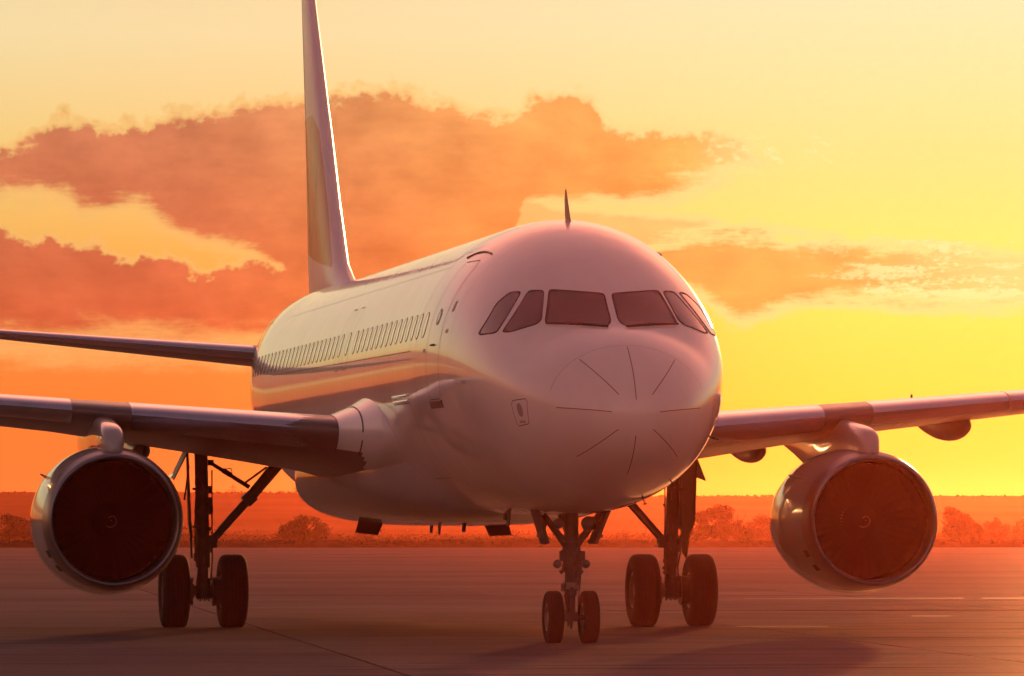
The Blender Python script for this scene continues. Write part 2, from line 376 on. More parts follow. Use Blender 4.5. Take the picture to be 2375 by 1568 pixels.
# low hills all round, highest on the far side
NA, rr = 240, [880, 960, 1040, 1120, 1200, 1260, 1330, 1430, 1540]
V = []
hz = [0, 0.06, 0.22, 0.5, 0.8, 1.0, 1.02, 0.7, 0.2]
ph = [random.random()*6.28 for _ in range(9)]
for k in range(NA):
    a = 2*math.pi*k/NA
    top = 8.5+0.5*math.sin(5*a+ph[0])+0.35*math.sin(11*a+ph[1])+0.2*math.sin(23*a+ph[2])+0.16*math.sin(47*a+ph[3])
    for r_, q in zip(rr, hz):
        V.append((r_*math.cos(a), r_*math.sin(a), -0.1+q*top*(1+0.03*math.sin(31*a+r_))))
n = len(rr)
F = [(k*n+i, ((k+1) % NA)*n+i, ((k+1) % NA)*n+i+1, k*n+i+1) for k in range(NA) for i in range(n-1)]
tag(obj('hills', V, F, 'field'), kind='structure')


# ------------------------------------------------------------------ fuselage surface
def pchip(xs, ys, x):
    xs = np.asarray(xs, float); ys = np.asarray(ys, float); x = np.asarray(x, float)
    h = np.diff(xs); d = np.diff(ys)/h; n = len(xs); m = np.zeros(n)
    for i in range(1, n-1):
        if d[i-1]*d[i] > 0:
            w1 = 2*h[i]+h[i-1]; w2 = h[i]+2*h[i-1]; m[i] = (w1+w2)/(w1/d[i-1]+w2/d[i])
    m[0] = d[0]; m[-1] = d[-1]
    i = np.clip(np.searchsorted(xs, x)-1, 0, n-2); t = (x-xs[i])/h[i]
    return (1+2*t)*(1-t)**2*ys[i]+t*(1-t)**2*h[i]*m[i]+t*t*(3-2*t)*ys[i+1]+t*t*(t-1)*h[i]*m[i+1]


TOP = [(0, 3.06), (.03, 3.25), (.12, 3.43), (.35, 3.70), (.7, 3.955), (1.1, 4.13), (1.5, 4.27), (1.8, 4.46), (2.2, 4.75), (2.7, 5.07), (3.3, 5.37), (4.0, 5.62), (4.8, 5.80), (5.6, 5.88), (6.6, 5.91), (25, 5.91), (29, 5.95), (33, 5.85), (36, 5.5), (37.5, 5.2)]
BOT = [(0, 3.06), (.03, 2.87), (.12, 2.70), (.35, 2.48), (.7, 2.30), (1.2, 2.13), (2, 1.94), (3, 1.835), (4.5, 1.77), (6, 1.76), (24, 1.76), (26, 1.85), (29, 2.25), (32, 2.95), (35, 3.75), (37.5, 4.55)]
WID = [(0, 0), (.03, .25), (.12, .47), (.35, .76), (.7, 1.01), (1.2, 1.25), (1.8, 1.46), (2.5, 1.64), (3.3, 1.775), (4.3, 1.88), (5.5, 1.95), (7, 1.975), (25.0, 1.975), (27.2, 1.93), (30, 1.68), (33.5, 1.15), (37.5, .24)]
ZC = [(0, 3.06), (.35, 3.12), (1, 3.28), (2, 3.52), (3.3, 3.71), (5, 3.84), (7, 3.86), (25, 3.86), (28, 4.0), (32, 4.4), (37.5, 4.9)]
PR = [np.array(t) for t in (TOP, BOT, WID, ZC)]


def section(x):
    q = np.sqrt(np.maximum(x, 0)); return [pchip(np.sqrt(t[:, 0]), t[:, 1], q) for t in PR]


def surf(x, t, off=0.0):
    x = np.asarray(x, float); t = np.asarray(t, float)
    def f(x, t):
        zt, zb, w, zc = section(x); c = np.cos(t)
        return np.stack([x+0*c, w*np.sin(t), np.where(c >= 0, zc+(zt-zc)*c, zc+(zc-zb)*c)], -1)
    p = f(x, t)
    if np.any(off):
        e = 1e-3; dx = f(x+e, t)-f(np.maximum(x-e, 0), t); dt = f(x, t+e)-f(x, t-e)
        n = np.cross(dt, dx); n /= np.linalg.norm(n, axis=-1, keepdims=True)+1e-12
        c = f(x, t)-np.stack([x+0.6, 0*x, section(x)[3]], -1)
        n *= np.sign((n*c).sum(-1, keepdims=True)); p = p+n*np.asarray(off)[..., None] if np.ndim(off) else p+n*off
    return p


def ang(x, y, z):                                           # section angle of a point near the skin
    zt, zb, w, zc = section(np.asarray(x, float))
    return np.arctan2(np.asarray(y)/w, np.where(np.asarray(z) >= zc, (z-zc)/(zt-zc), (z-zc)/(zc-zb)))


def ang_z(x, z, side=1):
    zt, zb, w, zc = section(np.asarray(x, float)); q = np.where(np.asarray(z) >= zc, (z-zc)/(zt-zc), (z-zc)/(zc-zb))
    return side*np.arccos(np.clip(q, -1, 1))


def ribbon(mbd, P, width, off=0.003, mi=0):
    """flat strip along points (x, angle) on the skin"""
    P = np.array(P, float); seg = []
    for a, b in zip(P, P[1:]):
        k = max(2, int(abs(b[0]-a[0])/0.25+abs(b[1]-a[1])/0.06)+1)
        seg += [a+(b-a)*i/k for i in range(k)]
    seg.append(P[-1]); seg = np.array(seg)
    pts = surf(seg[:, 0], seg[:, 1], off)
    out = surf(seg[:, 0], seg[:, 1], off+0.01)-pts; out /= np.linalg.norm(out, axis=1, keepdims=True)
    tg = np.gradient(pts, axis=0); sd_ = np.cross(out, tg); sd_ /= np.linalg.norm(sd_, axis=1, keepdims=True)+1e-9
    a, b = pts-sd_*width/2, pts+sd_*width/2; n = len(pts)
    mbd.add(list(a)+list(b), [(i, i+1, n+i+1, n+i) for i in range(n-1)], mi)
    return mbd


airliner = bpy.data.objects.new('airliner', None); COL.objects.link(airliner); airliner.empty_display_size = 2
tag(airliner, 'white twin-engine jet airliner taxiing nose-on across the sunset apron', 'airplane')

X = np.concatenate([(np.linspace(0, 1, 34)**2)*3.2, np.linspace(3.4, 37.5, 100)]); X[0] = 1e-4
T = np.linspace(0, 2*np.pi, 96, endpoint=False)
G = surf(X[:, None], T[None, :]+0*X[:, None]); nT = len(T)
V = [tuple(p) for p in G.reshape(-1, 3)]
F = [(i*nT+k, i*nT+(k+1) % nT, (i+1)*nT+(k+1) % nT, (i+1)*nT+k) for i in range(len(X)-1) for k in range(nT)]
F += [tuple(range(nT)), tuple(range((len(X)-1)*nT, len(X)*nT))]
fus = obj('fuselage', V, F, 'white', airliner, angle=60)


# cabin windows, one object each
xs = [6.1+0.533*k for k in range(15)]+[14.43, 15.30]+[15.95+0.533*k for k in range(23)]
for side in (1, -1):
    for x0 in xs:
        t0 = float(ang_z(x0, 4.42, side)); r = 2.0; mbd = MB(); ringp = []; n = 20
        for sc_, off in ((0.0, .004), (.93, .004), (.94, .006), (.985, .006), (1.02, .0)):
            pts = []
            for k in range(n):
                a = 2*math.pi*k/n; c, s_ = math.cos(a), math.sin(a)
                px = .125*math.copysign(abs(c)**.75, c)*sc_; pz = .185*math.copysign(abs(s_)**.75, s_)*sc_
                pts.append((x0+px, t0-side*pz/r))
            pts = np.array(pts); ringp.append(surf(pts[:, 0], pts[:, 1], off))
        Vv = [p for rg in ringp[1:] for p in rg]; Vv.append(surf(np.array([x0]), np.array([t0]), .004)[0]); ci = len(Vv)-1
        mbd.add(Vv, [(k, (k+1) % n, ci) for k in range(n)], 0)
        base = mbd.V; m2 = []
        for i in range(3):
            for k in range(n): mbd.F.append((i*n+k, i*n+(k+1) % n, (i+1)*n+(k+1) % n, (i+1)*n+k)); mbd.I.append(1)
        mbd.build('cabin_window', ['pane', 'bronze'], fus)


# cockpit windows: outlines as points on the skin, mirrored to the other side
def cockpit_window(poly, name, side):
    P = np.array(poly, float); P[:, 1] *= side
    for _ in range(2):                                      # round the corners a little
        Q = []
        for i in range(len(P)):
            a, b = P[i], P[(i+1) % len(P)]; L = np.linalg.norm(b-a); f = min(0.28, 0.035/L)
            Q += [a+(b-a)*f, b+(a-b)*f]
        P = np.array(Q)
    Q = []
    for i in range(len(P)):
        a, b = P[i], P[(i+1) % len(P)]; k = max(1, int(np.linalg.norm(b-a)/0.09)); Q += [a+(b-a)*j/k for j in range(k)]
    P = np.array(Q); c = P.mean(0); n = len(P)
    def rg(s_, off):
        q = c+(P-c)*s_; lo_ = np.full(n, .5); hi_ = np.full(n, 4.5)
        for _ in range(40):                                 # where a fore-and-aft line at (y, z) meets the skin
            m_ = (lo_+hi_)/2; zt, zb, w_, zc = section(m_); hh = np.where(q[:, 2] >= zc, zt-zc, zc-zb)
            out_ = (q[:, 1]/w_)**2+((q[:, 2]-zc)/hh)**2 > 1; lo_ = np.where(out_, m_, lo_); hi_ = np.where(out_, hi_, m_)
        x_ = (lo_+hi_)/2; return surf(x_, ang(x_, q[:, 1], q[:, 2]), off)
    rings = [rg(.12, .004), rg(.35, .004), rg(.6, .004), rg(.8, .004), rg(.965, .004), rg(.975, .010), rg(1.03, .010), rg(1.04, -.004)]
    V = [p for r_ in rings for p in r_]; V.append(rings[0].mean(0))
    F = [(k, (k+1) % n, len(V)-1) for k in range(n)]; I = [0]*n
    for i in range(len(rings)-1):
        F += [(i*n+k, i*n+(k+1) % n, (i+1)*n+(k+1) % n, (i+1)*n+k) for k in range(n)]; I += [0 if i < 4 else 1]*n
    return obj(name, V, F, ['glass', 'black'], fus, mi=I)


FRONT = [(2.43, .735, 4.765), (2.14, .055, 4.705), (1.60, .055, 4.33), (1.50, .11, 4.262), (1.47, .20, 4.250), (1.87, .885, 4.302)]
SIDE2 = [(2.64, .99, 4.756), (2.46, .81, 4.755), (1.96, .925, 4.35), (1.935, .985, 4.295), (2.16, 1.30, 4.197), (2.33, 1.394, 4.195)]
SIDE3 = [(2.90, 1.207, 4.742), (2.72, 1.075, 4.752), (2.45, 1.451, 4.195), (2.89, 1.61, 4.177), (2.94, 1.607, 4.215), (2.96, 1.372, 4.60)]
for side in (1, -1):
    for poly in (FRONT, SIDE2, SIDE3): cockpit_window(poly, 'cockpit_window', side)
    # wiper parked along the sill
    mbd = MB(); a = surf(np.array([1.47, 1.62, 1.83]), ang(np.array([1.47, 1.62, 1.83]), side*np.array([.22, .52, .875]), np.array([4.235, 4.25, 4.275])), .028)
    mbd.path([tuple(p) for p in a], .013, n=6)
    b = surf(np.array([1.42, 1.5]), ang(np.array([1.42, 1.5]), side*np.array([.12, .28]), np.array([4.21, 4.235])), .02)
    mbd.path([tuple(p) for p in b], .016, n=6); mbd.build('windscreen_wiper', 'black', fus)

# lightning strips of the radome and the seam behind them
for sy in ((0.0, 3.96, .70, 0.0, 3.225, .03), (.632, 3.786, .70, .22, 3.313, .08), (.93, 3.157, .60, .31, 3.09, .05), (.665, 2.523, .70, .22, 2.871, .06), (0.0, 2.293, .72, 0.0, 2.78, .065)):
    for side in ((1,) if sy[0] == 0 else (1, -1)):
        mbd = MB(); pa = np.array([sy[2], side*sy[0], sy[1]]); pb = np.array([sy[5], side*sy[3], sy[4]])
        pts = []
        for k in range(11):
            q = pa+(pb-pa)*k/10; q[0] = pa[0]+(pb[0]-pa[0])*(1-(1-k/10)**1.8)*1.0
            pts.append((max(q[0], .012), float(ang(q[0], q[1]+1e-6, q[2]))))
        ribbon(mbd, pts, .011, .005); mbd.build('lightning_strip', 'bronze', fus)
mbd = MB(); ribbon(mbd, [(.74, -1.35+2.7*k/24) for k in range(25)], .0045, .002); mbd.build('radome_seam', 'seam', fus)

# seams, hatch and small fittings of the skin
mbd = MB()
for side in (1, -1):
    for (xa, za, xb, zb_) in ((7.1, 4.08, 12.8, 4.115), (12.8, 4.115, 24.2, 4.19), (7.1, 4.18, 7.1, 4.08)):
        ribbon(mbd, [(xa+(xb-xa)*k/8, float(ang_z(xa+(xb-xa)*k/8, za+(zb_-za)*k/8, side))) for k in range(9)], .010, .0025)
    for z0, z1, xx in ((2.2, 5.88, 6.55), (2.2, 5.88, 18.9), (2.0, 5.88, 24.3)):
        ribbon(mbd, [(xx, float(ang_z(xx, z0+(z1-z0)*k/20, side))) for k in range(21)], .006, .002)
mbd.build('skin_seam', 'seam', fus)
for xx in (4.15, 6.62, 9.75, 11.9, 21.0, 26.6):
    mbd = MB(); ribbon(mbd, [(xx, -2.5+5.0*k/50) for k in range(51)], .005, .002); mbd.build('frame_joint', 'faint', fus)
for z in (5.25, 3.05):
    for side in (1, -1):
        mbd = MB(); ribbon(mbd, [(x, float(ang_z(x, z, side))) for x in np.linspace(6.6, 26.0, 30)], .005, .002); mbd.build('lap_joint', 'faint', fus)
for side in (1, -1):
    mbd = MB(); loop = [(1.56, 3.265), (1.22, 3.284), (1.185, 3.25), (1.225, 2.99), (1.27, 2.955), (1.54, 2.932), (1.578, 2.965), (1.60, 3.225), (1.56, 3.265)]
    ribbon(mbd, [(x, float(ang_z(x, z, side))) for x, z in loop], .012, .004)
    n = 16; cx, cz = 1.395, 3.14; t0 = float(ang_z(cx, cz, side))
    p = [(cx+.075*math.cos(2*math.pi*k/n), t0+.088*math.sin(2*math.pi*k/n)/1.25) for k in range(n)]
    pp = surf(np.array([a for a, _ in p]), np.array([b for _, b in p]), .005)
    mbd.add(pp, [tuple(range(n))], 1); mbd.build('service_hatch', ['bronze', 'faint'], fus)
for (x, y, z) in ((1.70, -.76, 2.23), (1.95, -.43, 2.02), (1.71, -1.284, 2.81)):
    t_ = float(ang(x, y, z)); a = surf(np.array([x]), np.array([t_]), 0)[0]; b = surf(np.array([x]), np.array([t_]), .11)[0]
    mbd = MB(); mbd.tube(a, b, .012, .009, n=8); mbd.tube(b+np.array((-.10, 0, 0)), b+np.array((.05, 0, 0)), .011, .014, n=8)
    mbd.build('pitot_probe', 'steel', fus)
# whip-like blade antenna on the crown
mbd = MB(); ringa = []
for z, xa, c_, w_ in ((5.80, 5.05, .42, .022), (5.95, 5.18, .36, .02), (6.16, 5.34, .24, .013), (6.30, 5.45, .10, .006)):
    ringa.append([(xa+c_*(0.5-0.5*math.cos(a)), w_*math.sin(a), z) for a in np.linspace(0, 2*math.pi, 12, endpoint=False)])
mbd.loft(ringa); mbd.build('blade_antenna', 'bronze', fus)
# cargo door latch rails on the lower side
for side in (1, -1):
    for x0, x1 in ((7.45, 8.95), (21.5, 23.1)):
        for z in (3.47, 3.395):
            mbd = MB(); q = np.linspace(x0, x1, 5); t_ = ang_z(q, z+0*q, side)
            mbd.path([tuple(p) for p in surf(q, t_, .012)], .022, n=8); mbd.build('latch_rail', 'white', fus)

for x0, z0, wx, wz, side in ((4.45, 4.62, .10, .14, 1), (4.42, 4.28, .12, .05, 1), (5.80, 4.05, .16, .05, 1), (1.40, 2.985, .16, .035, 1), (3.3, 3.55, .22, .05, 1), (3.3, 3.55, .22, .05, -1), (6.0, 3.2, .2, .06, 1), (10.2, 3.45, .3, .06, 1)):
    q = [(x0-wx/2, z0-wz/2), (x0+wx/2, z0-wz/2), (x0+wx/2, z0+wz/2), (x0-wx/2, z0+wz/2)]
    p = [surf(np.array([a]), np.array([float(ang_z(a, z, side))]), .004)[0] for a, z in q]; mbd = MB(); mbd.add(p, [(0, 1, 2, 3)]); mbd.build('placard', 'placard', fus, smooth=False)

# doors, each with its window and handle
def door(x0, x1, z0, z1, side, win=True):
    loop = [(x0, z0+.12), (x0, z1-.12), (x0+.10, z1), (x1-.10, z1), (x1, z1-.12), (x1, z0+.12), (x1-.10, z0), (x0+.10, z0), (x0, z0+.12)]
    mbd = MB(); P = []
    for (xa, za), (xb, zb_) in zip(loop, loop[1:]):
        P += [(xa+(xb-xa)*k/8, float(ang_z(xa+(xb-xa)*k/8, za+(zb_-za)*k/8, side))) for k in range(8)]
    P.append(P[0]); ribbon(mbd, P, .013, .003); d = mbd.build('door', 'seam', airliner)
    xm = (x0+x1)/2
    if win:
        n = 16; t0 = float(ang_z(xm, 4.5, side)); q = np.array([(xm+.075*math.cos(2*math.pi*k/n), t0+.11*math.sin(2*math.pi*k/n)/2) for k in range(n)])
        mbd = MB(); mbd.add(surf(q[:, 0], q[:, 1], .005), [tuple(range(n))]); q2 = np.vstack([q, q[:1]])
        ribbon(mbd, q2, .022, .008, 1); mbd.build('door_window', ['pane', 'black'], d)
    if x1 > 14 or z0 < 3: return d
    mbd = MB(); q = np.linspace(xm-.12, xm+.12, 3); t_ = ang_z(q, z0+.75+0*q, side); mbd.path([tuple(p) for p in surf(q, t_, .012)], .014, n=8); mbd.build('door_handle', 'steel', d)
    if z1 > 5.1:
        mbd = MB(); q = np.linspace(x0-.1, x1+.25, 8); t_ = ang_z(q, z1+.13-.05*((q-q.mean())/.6)**2, side)
        mbd.path([tuple(p) for p in surf(q, t_, .006)], .013, n=8); mbd.build('rain_gutter', 'bronze', d)
        mbd = MB(); mbd.slab([tuple(surf(np.array([a]), np.array([float(ang_z(a, z, side))]), .006)[0]) for a, z in ((x0+.02, z0-.02), (x1-.02, z0-.02), (x1-.02, z0-.12), (x0+.02, z0-.12))], .02); mbd.build('sill_plate', 'steel', d)
    return d


for side in (1, -1):
    door(4.70, 5.58, 3.36, 5.27, side); door(28.4, 29.2, 3.5, 5.25, side)
    door(14.13, 14.73, 4.02, 4.98, side, False); door(15.0, 15.6, 4.02, 4.98, side, False)
    door(7.3, 9.1, 2.3, 3.36, side, False)

# ------------------------------------------------------------------ belly fairing
BX = [9.2, 9.9, 10.8, 12.0, 13.5, 15.5, 18.3, 20.2, 21.8, 23.2]
BW = [.35, 1.15, 1.72, 2.02, 2.15, 2.20, 2.20, 2.02, 1.6, .6]
BZ = [1.80, 1.725, 1.665, 1.635, 1.62, 1.612, 1.615, 1.66, 1.73, 1.82]
xx = np.linspace(9.2, 23.2, 44); bw, bz = pchip(BX, BW, xx), pchip(BX, BZ, xx)
rings = []
for x, w_, z_ in zip(xx, bw, bz):
    rg = []
    for a in np.linspace(0, 2*math.pi, 64, endpoint=False):
        c, s_ = math.cos(a), math.sin(a); nn = 2.7 if c < 0 else 2.2; hh = (2.42-z_) if c < 0 else 0.95
        rg.append((x, w_*math.copysign(abs(s_)**(2/nn), s_), 2.42+hh*math.copysign(abs(c)**(2/nn), c)))
    rings.append(rg)
mbd = MB(); mbd.loft(rings); belly = mbd.build('belly_fairing', 'bellygrey', airliner, angle=60)
for side, tilt in ((1, .10), (-1, -.02)):                   # hanging air outlet flaps
    x = 18.3; y = side*1.02; mbd = MB()
    mbd.slab([(x, y-.20, 1.66), (x, y+.20, 1.66+tilt*.5), (x-.10, y+.20+side*.07, 1.46+tilt*.5), (x-.10, y-.17+side*.07, 1.46)], .02)
    mbd.box((x+.05, y, 1.67), (.12, .36, .12)); mbd.build('air_outlet_flap', 'black', belly)
for x, y, L, w_ in ((13.2, .62, .16, .012), (12.0, .42, .12, .03), (9.0, .25, .10, .05), (6.9, .55, .18, .02), (20.4, -.3, .15, .02)):
    zb_ = 1.64 if x > 9.5 else 1.80
    mbd = MB(); mbd.slab([(x, y, zb_+.08), (x+.30, y, zb_+.08), (x+.34, y, zb_-L), (x+.16, y, zb_-L)], max(w_, .012)); mbd.build('belly_antenna', 'black', belly if x > 9.5 else fus)

# ------------------------------------------------------------------ wings
WT = np.array([(1.50, 9.85, 9.1, 2.98, 3.0, .085, .070), (1.90, 10.25, 8.55, 3.0, 3.1, .080, .066), (2.10, 10.75, 7.98, 3.01, 3.3, .066, .063),
               (2.42, 11.63, 6.94, 3.027, 3.5, .050, .060), (6.4, 13.70, 4.75, 3.375, 1.8, .050, .052), (17.0, 19.21, 1.55, 4.31, -.5, .050, .045)])


def wing_par(y): return [np.interp(y, WT[:, 0], WT[:, i]) for i in range(1, 7)]


def shape(c): return (0.2969*math.sqrt(c)-.126*c-.3516*c*c+.2843*c**3-.1036*c**4)/.1


def wing_pt(y, c, up, side, off=0.0):
    xl, ch, zl, inc, U_, L_ = wing_par(y); i = rad(inc)
    t = (U_ if up else -L_)*shape(c)*ch+(off if up else -off)
    return (xl+c*ch*math.cos(i)-(off if c < .002 else 0), side*y, zl-c*ch*math.sin(i)+t)


NC = 36
CH = [0.5-0.5*math.cos(math.pi*k/NC) for k in range(NC+1)]
def wing_ring(y, side, c0=0.0): return [wing_pt(y, c, True, side) for c in reversed(CH)]+[wing_pt(y, c, False, side) for c in CH[1:-1]]


def lin_list(a, b, n): return [a+(b-a)*k/n for k in range(n+1)]


def make_wing(side):
    ys = [1.50, 1.6, 1.7, 1.8, 1.85, 1.9, 1.94, 1.98, 2.02, 2.06, 2.1, 2.15, 2.2, 2.3, 2.40, 3.2, 4.2, 5.2, 6.4, 8, 10, 12, 14, 15.5, 17.0]
    rings = [wing_ring(y, side) for y in ys]; n_ = len(rings[0]); V = [p for r_ in rings for p in r_]; dark, pale = [], []
    for i in range(len(ys)-1):
        ym = (ys[i]+ys[i+1])/2; reach = .05 if ym > 2.11 else .05+.95*(1-math.sqrt(max(0, 1-((2.11-ym)/.24)**2))) if ym > 1.87 else 1.0
        for k in range(n_):
            f = (i*n_+k, i*n_+(k+1) % n_, (i+1)*n_+(k+1) % n_, (i+1)*n_+k); cm = (CH[min(k-NC, NC-1)]+CH[min(k-NC+1, NC)])/2 if k >= NC else 0
            (pale if ym < 2.40 and (k < NC or cm < reach) else dark).append(f)
    dark.append(tuple(range((len(ys)-1)*n_, len(ys)*n_)))
    def keep(F):                                            # only the vertices these faces use
        ids = sorted({i for f in F for i in f}); mp_ = {v: j for j, v in enumerate(ids)}
        return [V[i] for i in ids], [tuple(mp_[i] for i in f) for f in F]
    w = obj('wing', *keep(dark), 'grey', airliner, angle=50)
    rf = obj('root_fairing', *keep(pale), 'white', w, angle=60)
    for yy in (2.13, 2.404):
        mbd = MB(); lw = [.01, .025, .045, .06]; a_ = [wing_pt(yy, c, True, side, .010) for c in reversed(CH[:20])]+[wing_pt(yy, c, False, side, .010) for c in lw]; b_ = [wing_pt(yy+.014, c, True, side, .010) for c in reversed(CH[:20])]+[wing_pt(yy+.014, c, False, side, .010) for c in lw]
        n_ = len(a_); mbd.add(a_+b_, [(i, i+1, n_+i+1, n_+i) for i in range(n_-1)]); mbd.build('fairing_seam', 'black', w)
    # leading-edge slats
    for y0, y1 in ((2.48, 5.35), (6.22, 8.70), (8.73, 11.2), (11.23, 13.7), (13.73, 16.2)):
        rings = []
        cu = [.16, .12, .085, .055, .03, .014, .004, 0.0]; cl = [.003, .010, .022, .038, .058]
        for y in lin_list(y0, y1, 5):
            o_ = [wing_pt(y, c, True, side, .008) for c in cu]+[wing_pt(y, c, False, side, .008) for c in cl]
            i_ = [wing_pt(y, c, False, side, -.010) for c in reversed(cl)]+[wing_pt(y, max(c, .006), True, side, -.010) for c in reversed(cu)]
            rings.append(o_+i_)
        mbd = MB(); mbd.loft(rings); mbd.build('slat', 'slat', w, angle=30)
    # trailing-edge flaps and aileron, slightly proud of the skin
    for nm, y0, y1, c0 in (('flap', 2.5, 6.3, .77), ('flap', 6.34, 12.9, .74), ('aileron', 12.95, 16.0, .74)):
        rings = []
        for y in lin_list(y0, y1, 4):
            cs = lin_list(c0, .995, 5)
            rings.append([wing_pt(y, c, True, side, .005) for c in cs]+[wing_pt(y, c, False, side, .005) for c in reversed(cs)])
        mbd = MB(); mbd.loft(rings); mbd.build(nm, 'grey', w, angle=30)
    # flap track fairings
    for y, x0, x1, w_, d_ in ((4.92, 15.9, 19.3, .17, .30), (8.2, 15.6, 20.0, .19, .34), (11.6, 17.4, 20.9, .16, .27)):
        rings = []
        for k in range(15):
            f = k/14; x = x0+(x1-x0)*f; s_ = (math.sin(math.pi*min(1, f*1.02)**.62))**.62 if 0 < f < 1 else .03
            xl, ch, zl, inc, U_, L_ = wing_par(y); c = min(max((x-xl)/ch, .02), 1.0); zz = wing_pt(y, min(c, .98), False, side)[2]+.08
            rings.append([(x, side*y+w_*s_*math.sin(a), zz-(d_*s_+.06)*(.5-.5*math.cos(a)) if True else 0) for a in np.linspace(0, 2*math.pi, 18, endpoint=False)])
        mbd = MB(); mbd.loft(rings); mbd.build('flap_track_fairing', 'grey', w, angle=60)
    # wingtip fence
    t0 = wing_pt(17.0, 0, True, side); mbd = MB()
    mbd.slab([(t0[0]+.1, side*17.02, t0[2]), (t0[0]+1.2, side*17.06, t0[2]+.75), (t0[0]+1.75, side*17.06, t0[2]+.75), (t0[0]+1.6, side*17.02, t0[2]), (t0[0]+1.75, side*17.06, t0[2]-.55), (t0[0]+1.2, side*17.06, t0[2]-.55)], .05)
    mbd.build('wingtip_fence', 'white', w)
    if side < 0:
        p = wing_pt(7.2, .25, True, side); mbd = MB(); mbd.tube(p, (p[0], p[1], p[2]+.055), .018, n=8); mbd.build('fuel_cap_vent', 'steel', w)
    return w


for side in (1, -1): make_wing(side)

# ------------------------------------------------------------------ engines and pylons
EX, EY, EZ = 11.5, 5.75, 1.695
COWL = [(.36, 1.050), (.6, 1.076), (1.0, 1.106), (1.5, 1.120), (2.0, 1.112), (2.5, 1.065), (3.0, .99), (3.25, .95), (3.24, .93), (2.8, .90), (2.3, .88)]
LIP = [(.42, .898), (.28, .899), (.16, .902), (.08, .908), (.035, .918), (.008, .933), (0.0, .948), (.012, .965), (.04, .984), (.09, 1.001), (.16, 1.018), (.25, 1.034), (.354, 1.0515), (.354, 1.02)]



